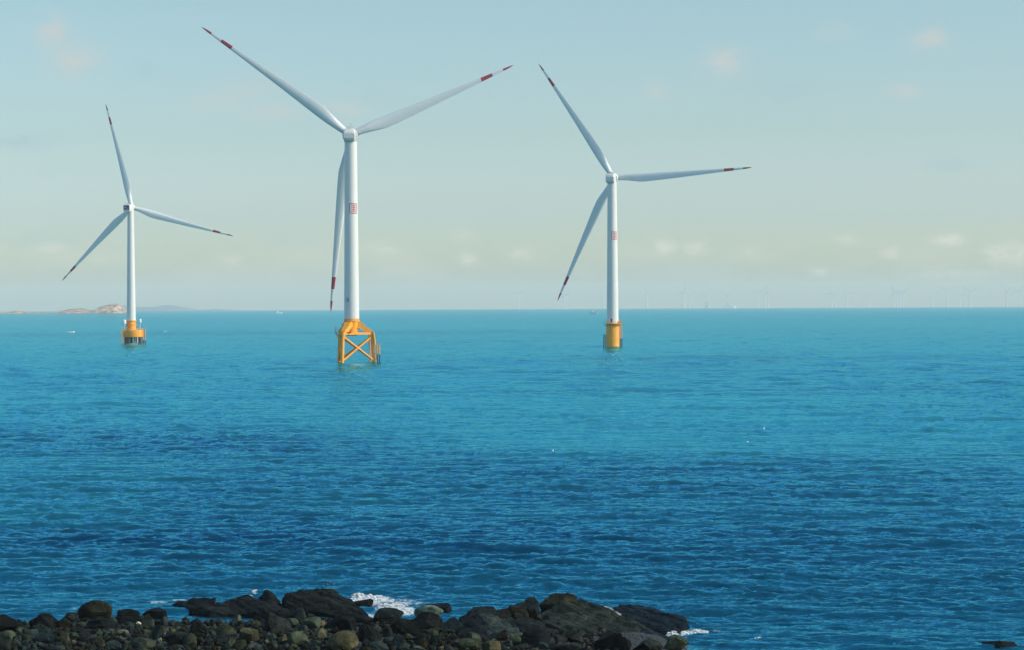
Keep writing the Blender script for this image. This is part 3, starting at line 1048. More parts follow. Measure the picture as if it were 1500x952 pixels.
def far_turbine(px, hy, ph, label):
    D = 15500 + (hy - 426) * 260
    hub = at(px, hy, D)
    zb = drop(math.hypot(hub[0], D))
    mb = MB()
    H = hub[2] - zb
    mb.tube((0, 0, 0), (0, 0, H - 1), 2.9, 1.9, n=12)
    mb.tube((0, 0, -3), (0, 0, 14), 5.0, n=12)
    mb.box((0, -2, H), (5, 12, 5))
    mb.tube((0, 4, H), (0, 8, H), 2.2, 1.2, n=12)
    L = 66 + 6 * random.random()
    for k in range(3):
        a = R(ph + 120 * k)
        e = Vector((math.cos(a), 0, math.sin(a)))
        s = Vector((-e.z, 0, e.x))
        c = Vector((0, 6.5, H))
        prof = [(0.02, 1.3), (0.2, 2.1), (0.5, 1.4), (1.0, 0.2)]
        vs = []
        for t, w in prof:
            for (i, j) in ((-1, 0), (0, -1), (1, 0), (0, 1)):
                vs.append(c + e * (t * L) + s * (w * i) + Vector((0, 0.35 * w * j, 0)))
        fs = [(4 * q + i, 4 * q + (i + 1) % 4, 4 * q + 4 + (i + 1) % 4, 4 * q + 4 + i) for q in range(3) for i in range(4)]
        mb.add(vs, fs + [(3, 2, 1, 0), (12, 13, 14, 15)])
    o = mb.build('distant_wind_turbine', FARWHITE, loc=(hub[0], D, zb))
    o.rotation_euler.z = R(random.uniform(-14, 8))
    tag(o, 'faint hazy wind turbine, ' + label, 'wind turbine', 'wind farm on the horizon')


for (px, hy, ph), lb in zip(FAR, near_words):
    far_turbine(px, hy, ph, lb)

# offshore platform and work vessel
D = 14500
p = at(1035, 447, D)
zb = drop(D)
pl = empty('offshore_platform', (p[0], D, zb))
tag(pl, 'hazy offshore platform block on a slim leg at the horizon', 'offshore platform')
zc = p[2] - zb
m = MB()
m.box((0, 0, zc + 1), (22, 20, 16)).box((0, 0, zc + 12), (30, 22, 6)).box((3, 0, zc + 18), (12, 10, 7))
m.build('deck_house', FARWHITE, pl)
m = MB()
for x in (-7, 7):
    for y in (-6, 6):
        m.tube((x * 0.9, y * 0.9, -2), (x * 0.4, y * 0.4, zc - 6), 2.4, n=8)
m.build('support_frame', GREY, pl)
p = at(1068, 449.5, D)
ws = empty('work_vessel', (p[0], D, zb))
tag(ws, 'long low hazy work vessel lying below two faint turbines', 'ship')
m = MB()
m.add([(-34, -8, 0), (30, -8, 0), (38, 0, 0), (30, 8, 0), (-34, 8, 0), (-34, -8, 13), (31, -8, 13), (42, 0, 16), (31, 8, 13), (-34, 8, 13)],
      [(4, 3, 2, 1, 0), (5, 6, 7, 8, 9), (0, 1, 6, 5), (1, 2, 7, 6), (2, 3, 8, 7), (3, 4, 9, 8), (4, 0, 5, 9)])
m.build('hull', FARWHITE, ws)
m = MB()
m.box((-8, 0, 20), (24, 12, 14)).box((-8, 0, 29.5), (14, 9, 5))
m.build('deck_house', FARWHITE, ws)
m = MB()
m.tube((20, 0, 12), (20, 0, 34), 1.2, n=8)
m.build('mast', FARWHITE, ws)


def boat(px, py, L, label, cabin=True, mats=(BOATWHITE, BOATWHITE), rz=0.2, name='fishing_boat'):
    b = on_sea(px, py)
    r = empty(name, b)
    r.rotation_euler.z = rz
    tag(r, label, 'boat')
    w, h = L * 0.26, L * 0.13
    secs = [(-0.5, 0.8, 1.0), (-0.2, 1.0, 0.95), (0.2, 0.9, 1.0), (0.38, 0.55, 1.15), (0.5, 0.05, 1.35)]
    vs, fs = [], []
    for t, ww, hh in secs:
        vs += [(t * L, -w / 2 * ww, hh * h), (t * L * 0.94, -w / 2 * ww * 0.6, -0.3 * h), (t * L * 0.94, w / 2 * ww * 0.6, -0.3 * h), (t * L, w / 2 * ww, hh * h)]
    for i in range(len(secs) - 1):
        a, c = i * 4, i * 4 + 4
        for k in range(4):
            fs.append((a + k, a + (k + 1) % 4, c + (k + 1) % 4, c + k))
    n = len(vs)
    fs += [(3, 2, 1, 0), (n - 4, n - 3, n - 2, n - 1)]
    MB().add(vs, fs).build('hull', mats[0], r)
    if cabin:
        c = MB()
        c.box((-0.18 * L, 0, h * 1.7), (0.26 * L, w * 0.66, h * 1.5)).box((-0.18 * L, 0, h * 2.52), (0.3 * L, w * 0.75, h * 0.14))
        c.tube((-0.1 * L, 0, h * 2.5), (-0.1 * L, 0, h * 4.0), 0.012 * L, n=6)
        c.build('cabin', mats[1], r)
    return r


boat(409, 459.6, 20, 'small pale boat just under the horizon beyond the jacket turbine', True)
boat(870, 459.8, 22, 'small grey and white boat on the far water by the monopile turbine', True, (GREY, BOATWHITE), -0.15)
boat(104, 486, 7.2, 'low white open boat floating near the pile cap turbine', False, name='open_boat')
boat(242, 485.6, 3.4, 'tiny white skiff beyond the pile cap turbine', False, name='skiff')
for (px, py, s, lb) in ((346.5, 579.5, 0.42, 'small white float on open water below the jacket turbine'), (1119, 628, 0.36, 'white float on the turquoise water, brightest of the specks'),
                        (810, 661, 0.28, 'white float in the middle of the sea'), (1095, 648, 0.3, 'white float drifting just nearer the shore than the brightest one')):
    q = on_sea(px, py)
    m = MB()
    s *= 0.52
    m.lathe([(s * 0.55, -0.15), (s, 0.1), (s * 0.95, s * 0.8), (s * 0.5, s * 1.2), (s * 0.15, s * 1.35), (s * 0.12, s * 1.7)], 14)
    o = m.build('float_buoy', BOATWHITE, loc=tuple(q + np.array([0, 0, 0.15])), smooth=50)
    tag(o, lb, 'buoy', 'white floats on the water')

# ------------------------------------------------------------------ islands


def island(name, pts, D, depth, mat, label, seed, rough=0.22):
    """pts: skyline (photo px); a hill mass of real depth at distance D"""
    xs = np.array([at(a, b, D)[0] for a, b in pts])
    zs = np.array([at(a, b, D)[2] for a, b in pts])
    zb = drop(D)
    n = 260
    X1 = np.linspace(xs[0], xs[-1], n)
    H = np.interp(X1, xs, zs) - zb
    v = np.linspace(-1, 1, 40)
    X, V = np.meshgrid(X1, v)
    prof = np.clip(1 - np.abs(V) ** 1.6, 0, 1) ** 0.8
    Y = D + V * depth
    Pn = np.stack([X / 28.0, Y / 45.0, 0 * X + seed], -1)
    Z = zb + (H[None, :] * prof) * (1 + rough * (fbm(Pn, 5, seed) - 0.15) * (0.4 + 0.6 * (1 - prof))) - 2 + 1.5 * fbm(Pn * 3, 3, seed + 3) * prof
    o = grid_mesh(name, X, Y, Z, mat)
    tag(o, label, kind='structure')
    return o


island('rocky_island', [(-60, 458), (-20, 457), (0, 457), (7, 458.3), (14, 457), (20, 455.5), (30, 455.5), (42, 457.5), (60, 457.8), (76, 457.6), (88, 455.6), (96, 454), (104, 452.6), (112, 451),
                        (119, 451), (127, 453.5), (134, 454.5), (140, 453), (147, 449), (154, 446.5), (161, 445.2), (168, 445), (174, 446.2), (178, 449.5), (181, 454), (186, 456.5), (192, 459.5)],
       9000, 160, ISLE, 'bare tan rocky islet chain low on the horizon', 5)
island('hills', [(150, 455), (165, 451), (175, 448), (182, 447.5), (195, 449), (205, 450), (215, 450), (226, 450.5), (236, 448.5), (245, 447), (256, 448.2), (266, 450), (276, 452.5), (284, 454.5), (292, 455),
                 (302, 453.5), (315, 452.6), (328, 453.8), (340, 455.5)], 19500, 900, FARISLE, 'faint blue distant hills behind the islet', 9)

# ------------------------------------------------------------------ rocks


def ico(sub):
    bm = bmesh.new()
    bmesh.ops.create_icosphere(bm, subdivisions=sub, radius=1)
    v = np.array([p.co[:] for p in bm.verts])
    f = [[q.index for q in p.verts] for p in bm.faces]
    bm.free()
    return v, f


ICO = {k: ico(k) for k in (1, 2, 3, 4, 5)}


def rock_mesh(w, d, h, seed, sub=3, planes=11, round_=0.5, flat_top=False, peak=False):
    """a broken stone: a ball cut by planes, weathered by noise, fitted to w x d x h"""
    g = np.random.default_rng(seed)
    v, f = ICO[sub]
    v = v.copy()
    N = g.normal(size=(planes, 3))
    N[:, 2] *= 0.8
    N /= np.linalg.norm(N, axis=1)[:, None]
    off = g.uniform(0.26 + 0.40 * round_, 0.58 + 0.36 * round_, planes)
    if flat_top:
        N = np.vstack([N, [[0.12, -0.15, 0.98]]])
        off = np.append(off, 0.45)
    if peak:
        for a in (0.3, 2.3, 4.4):
            N = np.vstack([N, [[0.8 * math.cos(a), 0.8 * math.sin(a), 0.6]]])
            off = np.append(off, 0.42)
    for n_, o_ in zip(N, off):
        t = v @ n_ - o_
        v -= np.outer(np.maximum(t, 0), n_) * 0.97
    v *= (1 + 0.15 * fbm(v * 1.9 + seed * 1.37, 5, seed, 0.55))[:, None]
    ax = g.normal(size=3)
    ax /= np.linalg.norm(ax)
    v += ax * (0.05 * (1 - 0.6 * round_) * np.round(2.5 * vnoise(np.stack([v @ ax * 4.0, 0 * v[:, 0], 0 * v[:, 0]], -1), seed)) / 2.5)[:, None]
    lo, hi = v.min(0), v.max(0)
    v = (v - (lo + hi) / 2) / (hi - lo) * np.array([w, d, h])
    v[:, 2] += h / 2
    me = bpy.data.meshes.new('rock')
    me.from_pydata(v.tolist(), [], f)
    me.polygons.foreach_set('use_smooth', [True] * len(f))
    me.set_sharp_from_angle(angle=R(24 if round_ < 0.6 else 50))
    return me


# centre x, bottom y, width, height (photo px), tone, name, options, label, short phrase for neighbours
B = [
    (10, 926, 56, 24, 'black', 'boulder', dict(round_=0.7), 'low black wet boulder at the waterside where the beach leaves the picture', 'the waterside black boulder'),
    (64, 921, 50, 22, 'black', 'boulder', dict(), 'black angular boulder between the waterside black one and a small dome', 'the black angular boulder'),
    (103, 912, 24, 15, 'dark', 'boulder', dict(round_=0.8), 'small dark dome boulder touching the large brown dome', 'the small dark dome'),
    (136, 909, 50, 29, 'brown', 'boulder', dict(round_=1.0, planes=6), 'largest smooth brown black dome boulder on the waterline', 'the large brown dome'),
    (146, 922, 44, 15, 'black', 'boulder', dict(), 'flat black slab boulder at the foot of the brown dome', 'the flat black slab'),
    (68, 944, 33, 26, 'grey', 'boulder', dict(peak=True), 'slanting dark grey boulder with a pale sunlit ridge', 'the ridged grey boulder'),
    (93, 945, 17, 20, 'tan', 'boulder', dict(peak=True), 'upright tan boulder leaning beside the ridged grey one', 'the upright tan boulder'),
    (9, 939, 24, 16, 'olive', 'boulder', dict(round_=0.8), 'rounded olive boulder at the beach edge below the waterside black one', 'the rounded olive boulder'),
    (22, 947, 18, 11, 'grey', 'boulder', dict(round_=0.8), 'round blue grey stone just under the rounded olive boulder', 'the round blue grey stone'),
    (30, 928, 16, 10, 'olive', 'boulder', dict(), 'small olive stone below the black angular boulder', 'the small olive stone'),
    (37, 940, 13, 12, 'olive', 'boulder', dict(round_=0.9), 'egg shaped olive stone near the ridged grey boulder', 'the egg shaped stone'),
    (45, 934, 21, 13, 'grey', 'boulder', dict(), 'flat topped grey stone leaning on the ridged grey boulder', 'the leaning grey stone'),
    (94, 920, 22, 15, 'brown', 'boulder', dict(peak=True), 'brownish wedge boulder before the small dark dome', 'the brown wedge'),
    (128, 921, 11, 14, 'pale', 'boulder', dict(peak=True), 'pale pointed stone standing upright under the brown dome', 'the pale pointed stone'),
    (108, 937, 17, 11, 'olive', 'boulder', dict(), 'broken olive stone beside the upright tan boulder', 'the broken olive stone'),
    (123, 936, 15, 15, 'grey', 'boulder', dict(), 'grey block under the pale pointed stone', 'the grey block'),
    (145, 951, 16, 22, 'tan', 'boulder', dict(peak=True), 'tan and brown split boulder near the picture bottom, below the flat black slab', 'the split tan boulder'),
    (181, 915, 42, 22, 'black', 'boulder', dict(), 'broad black boulder beside the brown dome, against the water', 'the broad black boulder'),
    (227, 908, 38, 17, 'dark', 'boulder', dict(flat_top=True), 'wide dark flat boulder at the water between two pools', 'the wide dark flat boulder'),
    (216, 918, 19, 20, 'olive', 'boulder', dict(peak=True), 'olive brown pyramid boulder before the wide dark flat one', 'the olive pyramid'),
    (167, 918, 16, 15, 'olive', 'boulder', dict(peak=True), 'small olive triangle stone before the broad black boulder', 'the olive triangle'),
    (202, 915, 9, 5, 'cream', 'stone', dict(), 'cream coloured chip of stone by the olive pyramid', 'the cream chip'),
    (229, 936, 23, 22, 'grey', 'boulder', dict(round_=0.8), 'rounded blue grey boulder with a white stone against it', 'the blue grey round boulder'),
    (243, 932, 7, 7, 'white', 'stone', dict(), 'bright white stone, largest of the white ones', 'the bright white stone'),
    (241, 927, 12, 13, 'tan', 'boulder', dict(), 'tan stone wedged above the bright white stone', 'the wedged tan stone'),
    (177, 932, 21, 10, 'pale', 'boulder', dict(round_=0.9), 'pale green grey oval stone lying flat', 'the pale oval stone'),
    (214, 934, 13, 12, 'olive', 'boulder', dict(flat_top=True), 'small olive cube shaped stone above the large olive boulder', 'the olive cube'),
    (207, 954, 38, 19, 'olive', 'boulder', dict(), 'large sunlit olive boulder with a sloping face', 'the large olive boulder'),
    (165, 953, 24, 15, 'grey', 'boulder', dict(round_=0.7), 'grey boulder with one tan corner between split tan and large olive ones', 'the tan cornered boulder'),
    (234, 943, 6, 10, 'cream', 'stone', dict(), 'thin yellow tan chip standing beneath the blue grey round boulder', 'the yellow chip'),
    (262, 946, 48, 20, 'dark', 'boulder', dict(round_=0.7), 'long dark lying boulder after the bright white stone', 'the long dark boulder'),
    (277, 947, 20, 20, 'olive', 'boulder', dict(round_=0.9), 'round olive boulder at the end of the long dark one', 'the round olive boulder'),
    (255, 953, 30, 8, 'grey', 'boulder', dict(round_=0.8), 'low grey boulder cut by the picture bottom under the long dark one', 'the low grey boulder'),
    (331, 934, 30, 24, 'olive', 'boulder', dict(peak=True), 'angular olive boulder with a split sunlit face below the pool', 'the angular olive boulder'),
    (364, 943, 32, 22, 'tan', 'boulder', dict(flat_top=True), 'tan topped square boulder under the small pool', 'the tan topped boulder'),
    (352, 954, 21, 18, 'olive', 'boulder', dict(round_=0.9), 'round olive ball boulder before the tan topped one', 'the olive ball'),
    (329, 946, 34, 17, 'dark', 'boulder', dict(), 'dark broad boulder in the shade of the angular olive one', 'the shaded broad boulder'),
    (372, 954, 22, 12, 'grey', 'boulder', dict(round_=0.9), 'smooth grey round stone beside the olive ball', 'the smooth grey stone'),
    (400, 953, 17, 12, 'olive', 'boulder', dict(round_=0.9), 'smooth round olive stone beside a small tan one', 'the smooth olive stone'),
    (391, 947, 12, 11, 'tan', 'stone', dict(), 'small tan stone between the tan topped boulder and a smooth olive stone', 'the small tan stone'),
    (380, 916, 18, 15, 'black', 'boulder', dict(), 'black square block closing the small pool', 'the black square block'),
    (406, 927, 42, 30, 'dark', 'boulder', dict(), 'big dark boulder heap behind the pool block', 'the big dark boulder'),
    (316, 908, 28, 14, 'dark', 'boulder', dict(peak=True), 'dark wedge boulder on the water side of the pool', 'the pool wedge'),
    (291, 937, 28, 32, 'dark', 'boulder', dict(), 'tall dark grey boulder beside the round olive one', 'the tall dark boulder'),
    (306, 921, 5, 4, 'white', 'stone', dict(), 'tiny white stone beside the tall dark boulder', 'the tiny white stone'),
    (332, 911, 6, 4, 'pale', 'stone', dict(), 'tiny pale chip on top of the angular olive boulder', 'the tiny pale chip'),
    (287, 905, 24, 9, 'dark', 'boulder', dict(), 'low dark boulder by the water before the tall dark one', 'the low dark boulder'),
    (350, 921, 14, 12, 'brown', 'boulder', dict(), 'brown stone at the pool edge over the tan topped boulder', 'the brown pool stone'),
    (498, 925, 50, 23, 'black', 'boulder', dict(round_=0.8), 'black dome boulder with a grey sloping side above the largest tan boulder', 'the black dome boulder'),
    (502, 954, 46, 29, 'tan', 'boulder', dict(round_=1.0, planes=7), 'largest tan boulder, smooth and block shaped with one sunlit face', 'the largest tan boulder'),
    (435, 946, 32, 21, 'olive', 'boulder', dict(round_=0.7), 'long rounded boulder with a tan sunlit top', 'the long tan topped boulder'),
    (468, 938, 25, 18, 'tan', 'boulder', dict(), 'tan grey block with one bright corner by the largest tan boulder', 'the bright cornered block'),
    (464, 952, 18, 15, 'olive', 'boulder', dict(), 'squarish olive block under the bright cornered one', 'the squarish olive block'),
    (439, 908, 19, 18, 'grey', 'boulder', dict(round_=0.9), 'grey dome boulder above the long tan topped one', 'the grey dome'),
    (429, 922, 19, 16, 'olive', 'boulder', dict(), 'grey olive block below the grey dome', 'the grey olive block'),
    (455, 910, 16, 12, 'dark', 'boulder', dict(), 'dark stone beside the grey dome at the little pool', 'the dark pool stone'),
    (542, 938, 38, 24, 'black', 'boulder', dict(round_=0.7), 'black boulder with a pale slanting back', 'the pale backed boulder'),
    (549, 928, 24, 9, 'olive', 'boulder', dict(peak=True), 'olive wedge stone lying on the pale backed boulder', 'the olive wedge'),
    (569, 914, 44, 21, 'dark', 'boulder', dict(flat_top=True), 'flat topped dark block standing before the white surf', 'the flat topped surf block'),
    (528, 917, 40, 14, 'black', 'boulder', dict(flat_top=True), 'flat black boulder under the thin line of surf', 'the flat black surf boulder'),
    (516, 933, 10, 10, 'tan', 'stone', dict(), 'small tan stone on the shoulder of the largest tan boulder', 'the tan shoulder stone'),
    (592, 932, 44, 27, 'dark', 'boulder', dict(round_=0.6), 'humped dark boulder below the flat topped surf block', 'the humped dark boulder'),
    (622, 927, 56, 30, 'black', 'boulder', dict(), 'large black boulder with a pale rounded cap behind it', 'the large black boulder'),
    (622, 899, 40, 15, 'pale', 'boulder', dict(round_=0.8), 'pale weathered cap boulder over the large black one', 'the pale cap boulder'),
    (641, 904, 42, 21, 'black', 'boulder', dict(round_=0.9), 'black waterside boulder behind the pale cap boulder', 'the black waterside boulder'),
    (661, 930, 42, 26, 'grey', 'boulder', dict(peak=True), 'grey triangular boulder before the rock blocks', 'the grey triangular boulder'),
    (585, 950, 22, 22, 'grey', 'boulder', dict(peak=True), 'slanting green grey boulder before the humped dark one', 'the slanting boulder'),
    (566, 934, 20, 18, 'dark', 'boulder', dict(), 'dark boulder wedged under the flat topped surf block', 'the wedged dark boulder'),
    (683, 954, 42, 17, 'olive', 'boulder', dict(flat_top=True), 'broad olive slab boulder at the picture bottom under the triangular one', 'the broad olive slab'),
    (640, 947, 24, 16, 'dark', 'boulder', dict(), 'dark boulder before the large black one', 'the dark middle boulder'),
    (614, 954, 20, 8, 'pale', 'boulder', dict(), 'pale flat stone at the picture bottom before the dark middle boulder', 'the pale flat stone'),
    (633, 954, 14, 10, 'grey', 'boulder', dict(round_=0.9), 'round grey stone beside the pale flat one', 'the round grey stone'),
    (556, 953, 24, 14, 'grey', 'boulder', dict(), 'blue grey angular stone beside the largest tan boulder', 'the blue grey angular stone'),
    (720, 954, 30, 15, 'tan', 'boulder', dict(round_=0.9), 'round tan grey boulder at the bottom below the streaked slab', 'the round tan grey boulder'),
    (795, 952, 18, 12, 'grey', 'boulder', dict(), 'small grey wedge stone beneath the dark wedge boulder', 'the small grey wedge'),
    (788, 950, 52, 30, 'dark', 'boulder', dict(peak=True), 'dark wedge boulder with a pale edge below the great slab', 'the dark wedge boulder'),
    (832, 955, 42, 14, 'grey', 'boulder', dict(round_=0.7), 'grey low boulder below the great slab', 'the grey low boulder'),
    (764, 954, 34, 12, 'dark', 'boulder', dict(), 'dark flat boulder at the bottom beside the dark wedge boulder', 'the dark flat boulder'),
    (898, 955, 56, 29, 'black', 'boulder', dict(round_=0.5), 'big black boulder with a flat face before the wet ledge', 'the big black flat faced boulder'),
    (862, 941, 20, 16, 'dark', 'boulder', dict(peak=True), 'dark pale tipped stone between the great slab and the big black boulder', 'the pale tipped stone'),
    (950, 955, 46, 20, 'dark', 'boulder', dict(round_=0.9), 'rounded dark grey boulder at the bottom of the wet ledge', 'the rounded dark grey boulder'),
    (991, 955, 40, 24, 'olive', 'boulder', dict(round_=0.6), 'last olive black boulder at the end of the beach, by the surf', 'the last boulder'),
    (1468, 957, 52, 19, 'black', 'boulder', dict(round_=0.7), 'lone black rock awash beyond the beach, at the picture bottom', 'the lone black rock'),
]
boxes = []
for i, (cx, yb, w, h, tone, nm, opt, lab, short) in enumerate(B):
    p = on_ground(cx, yb)
    s = p[1] / F_PX
    W, H = w * s, h * s * 1.34
    Dp = W * random.uniform(0.75, 1.05)
    opt = dict(opt)
    if tone in ('black', 'dark', 'grey'):
        opt['round_'] = min(opt.get('round_', 0.4), 0.42)
    me = rock_mesh(W, Dp, H, 100 + i, 4 if w > 26 else 3, **{'planes': 10, 'round_': 0.45, **opt})
    o = link_mesh(nm, me, mats=[ROCK[tone]])
    o.location = (p[0], p[1] + 0.35 * Dp, p[2] - H * (0.25 if p[2] > -0.1 else 0.30))
    tag(o, lab, nm, 'shore boulders and stones')
    boxes.append((cx, yb - h / 2, w, h, short, o))


# the pale cap leans on the back of the large black boulder
_pal = next(b[5] for b in boxes if b[4] == 'the pale cap boulder')
_blk = next(b[5] for b in boxes if b[4] == 'the large black boulder')
_pal.location = at(628, 907, _blk.location[1] + 1.1)

# bedrock: hulls joined and weathered
def ledge(name, hulls, tone, label, cat, voxel=0.12, dip=(0.42, 0.10, 0.90), amp=0.16, lay=0.20, seed=1, group='bedrock ledges in the surf'):
    bm = bmesh.new()
    for pts in hulls:
        g = []
        for (px, py, d, drop_) in pts:
            q = at(px, py, d)
            g.append(bm.verts.new(q))
            g.append(bm.verts.new((q[0] + random.uniform(-0.2, 0.2), q[1] + random.uniform(-0.3, 0.3), min(q[2] - drop_, -0.8))))
        r_ = bmesh.ops.convex_hull(bm, input=g)
        junk = [e for e in r_['geom_interior'] + r_['geom_unused'] if isinstance(e, bmesh.types.BMVert)]
        bmesh.ops.delete(bm, geom=list(set(junk)), context='VERTS')
    me = bpy.data.meshes.new(name)
    bm.to_mesh(me)
    bm.free()
    c = np.array([v.co[:] for v in me.vertices]).mean(0)
    c[2] = 0
    me.transform(Matrix.Translation(-Vector(c)))
    o = link_mesh(name, me)
    mod = o.modifiers.new('r', 'REMESH')
    mod.mode = 'VOXEL'
    mod.voxel_size = voxel
    mod.use_smooth_shade = True
    dg = bpy.context.evaluated_depsgraph_get()
    dg.update()
    me2 = bpy.data.meshes.new_from_object(o.evaluated_get(dg))
    o.modifiers.clear()
    o.data = me2
    bpy.data.meshes.remove(me)
    n = len(me2.vertices)
    co = np.empty(n * 3)
    me2.vertices.foreach_get('co', co)
    co = co.reshape(-1, 3)
    nr = np.empty(n * 3, np.float32)
    me2.vertices.foreach_get('normal', nr)
    nr = nr.reshape(-1, 3)
    dv = np.array(dip) / np.linalg.norm(dip)
    t = co @ dv + 0.12 * fbm(co * 0.8, 3, seed)
    bed = vnoise(np.stack([t * 3.2, 0 * t, 0 * t], -1), seed + 5)
    bed2 = vnoise(np.stack([t * 8.0, 0 * t, 0 * t], -1), seed + 6)
    side = np.cross(dv, [0, 1, 0])
    joint = vnoise(np.stack([co @ side * 0.55 + 0.3 * fbm(co, 2, seed), co[:, 1] * 0.5, 0 * t], -1), seed + 9)
    crack = -0.35 * np.exp(-(joint / 0.05) ** 2) * amp * 2
    dsp = amp * 1.4 * fbm(co * 0.9, 4, seed + 1) + lay * (0.6 * np.round(bed * 2) / 2 + 0.4 * bed2) + crack
    co = co + nr * dsp[:, None]
    me2.vertices.foreach_set('co', co.ravel())
    me2.polygons.foreach_set('use_smooth', np.ones(len(me2.polygons), bool))
    me2.update()
    me2.name = name
    me2.materials.clear()
    me2.materials.append(ROCK[tone])
    o.location = c
    tag(o, label, cat, group)
    return o


# ledge in the surf behind the pool
ledge('rock_ledge', [[(252, 884, 208, 2), (300, 871, 209, 2), (316, 876, 207, 2), (318, 889, 203, 2), (280, 890, 204, 2)]], 'black',
      'low black ledge where the surf rock begins, nearest the brown dome', 'rock', seed=11, amp=0.12)
ledge('rock_ledge', [[(285, 894, 202, 2), (330, 878, 206, 2), (356, 871, 207, 2), (376, 877, 205, 2), (390, 886, 203, 2), (440, 893, 200, 2), (380, 897, 200, 2), (320, 899, 200.5, 2)]], 'dark',
      'low hummocky dark ledge between the surf rock start and the pointed rock', 'rock', seed=12)
ledge('rock_ledge', [[(372, 884, 205, 2), (388, 863, 206, 3), (394, 863.5, 206, 3), (412, 880, 204.5, 2), (400, 884, 203, 2)]], 'black',
      'pointed black rock peak in the middle of the surf ledge', 'rock', seed=13, lay=0.08, amp=0.1)
ledge('rock_ledge', [[(412, 884, 204, 3), (416, 867, 205.5, 3), (428, 864, 206.5, 3), (466, 863.5, 208, 3), (474, 861.5, 209, 3), (490, 864, 208.5, 3), (512, 876, 206, 2), (528, 891, 202.5, 2),
                      (540, 899, 200, 2), (500, 901, 199.5, 2), (450, 893, 201, 3), (425, 892, 202, 3)]], 'ledge',
      'large sloping wet slab of the surf ledge ending in white foam', 'rock', seed=14, voxel=0.11)
# the outcrop
ledge('rock_block', [[(672, 903, 192, 2), (694, 889, 191.5, 2), (724, 887.5, 191.5, 2), (730, 897, 189, 2), (712, 905, 187, 2), (676, 915, 187, 2)]], 'dark',
      'first jointed rock block of the outcrop, next to the grey triangular boulder', 'rock', seed=21, lay=0.05, voxel=0.10, group='outcrop blocks and slabs')
ledge('rock_block', [[(716, 903, 188, 2), (728, 891, 190, 2), (746, 889, 190.5, 2), (753, 904, 187.5, 2), (740, 908, 186.5, 2)]], 'brown',
      'squat jointed rock block, second one up the outcrop crest', 'rock', seed=22, lay=0.04, voxel=0.09, amp=0.1, group='outcrop blocks and slabs')
ledge('rock_block', [[(746, 887, 190.5, 2), (760, 882.5, 191, 2), (770, 880, 191, 2), (775, 900, 187.8, 2), (756, 905, 187, 2)]], 'brown',
      'upright split rock block on the outcrop crest below the rounded block', 'rock', seed=23, lay=0.04, voxel=0.09, amp=0.1, group='outcrop blocks and slabs')
ledge('rock_block', [[(768, 878, 191.5, 2), (776, 872.5, 192, 2), (784, 873, 192, 2), (791, 884, 190.5, 2), (786, 892, 189, 2), (772, 893, 189, 2)]], 'dark',
      'rounded rock block just below the outcrop summit', 'rock', seed=24, lay=0.04, voxel=0.09, amp=0.08, group='outcrop blocks and slabs')
ledge('rock_block', [[(790, 884, 192, 2), (806, 870, 193.5, 2), (812, 867.8, 194, 2), (842, 868, 194, 2), (846, 878, 193, 2), (815, 886, 191, 2)]], 'brown',
      'highest block forming the summit of the outcrop', 'rock', seed=25, lay=0.06, voxel=0.10, amp=0.1, group='outcrop blocks and slabs')
ledge('rock_slab', [[(786, 900, 188, 3), (812, 884, 191, 3), (822, 878.5, 192.5, 3), (848, 876, 193.5, 3), (870, 883, 193, 3), (880, 889, 192, 3), (904, 894, 191, 3), (945, 915, 189, 2), (962, 925, 187.5, 2),
                     (915, 931, 184.5, 2), (875, 934, 182.8, 2), (835, 926, 184, 3), (800, 914, 185.5, 3)]], 'slab',
      'great bedded grey slab sloping from the outcrop summit to the wet ledge', 'rock', seed=26, voxel=0.10, lay=0.16, group='outcrop blocks and slabs')
ledge('rock_slab', [[(735, 908, 186.5, 2), (776, 901, 188, 2), (800, 908, 187, 2), (850, 930, 183, 2), (862, 943, 180.5, 2), (820, 946, 180, 2), (770, 926, 183, 2)]], 'dark',
      'dark lower slab running under the great bedded slab', 'rock', seed=27, voxel=0.11, lay=0.12, group='outcrop blocks and slabs')
ledge('rock_slab', [[(700, 899, 187, 2), (712, 896, 188, 2), (728, 901, 187, 2), (760, 921, 183, 2), (766, 930, 181, 2), (738, 934, 180, 2), (716, 920, 182.5, 2)]], 'streak',
      'pale streaked slab leaning down from the first rock blocks', 'rock', seed=28, voxel=0.10, lay=0.12, group='outcrop blocks and slabs')
ledge('rock_slab', [[(666, 922, 184, 2), (700, 901, 186.5, 2), (716, 912, 184, 2), (740, 934, 180, 2), (745, 944, 178.5, 2), (690, 940, 179, 2)]], 'dark',
      'dark broad rock face beneath the pale streaked slab', 'rock', seed=29, voxel=0.11, lay=0.05, group='outcrop blocks and slabs')
ledge('rock_slab', [[(880, 888.5, 193, 2), (886, 884.8, 194, 2), (898, 889, 193.5, 2), (912, 899, 191.5, 2), (900, 903, 190.5, 2), (888, 898, 191, 2)]], 'pinkcap',
      'pale salt whitened cap on the crest between the great slab and wet ledge', 'rock', seed=30, voxel=0.09, lay=0.08, amp=0.08, group='outcrop blocks and slabs')
ledge('rock_ledge', [[(896, 889, 195, 2), (908, 886.5, 196.5, 2), (935, 887, 197.5, 2), (960, 892, 197, 2), (985, 899, 196, 2), (1004, 906, 194.5, 2), (1008, 914, 192.5, 2), (1000, 921, 190.5, 2),
                      (975, 925, 188.5, 2), (940, 913, 190, 2), (910, 901, 192, 2)]], 'wet',
      'striated wet blue black ledge at the sea end of the outcrop', 'rock', seed=31, voxel=0.10, lay=0.22, dip=(0.40, 0.25, 0.88), group='outcrop blocks and slabs')
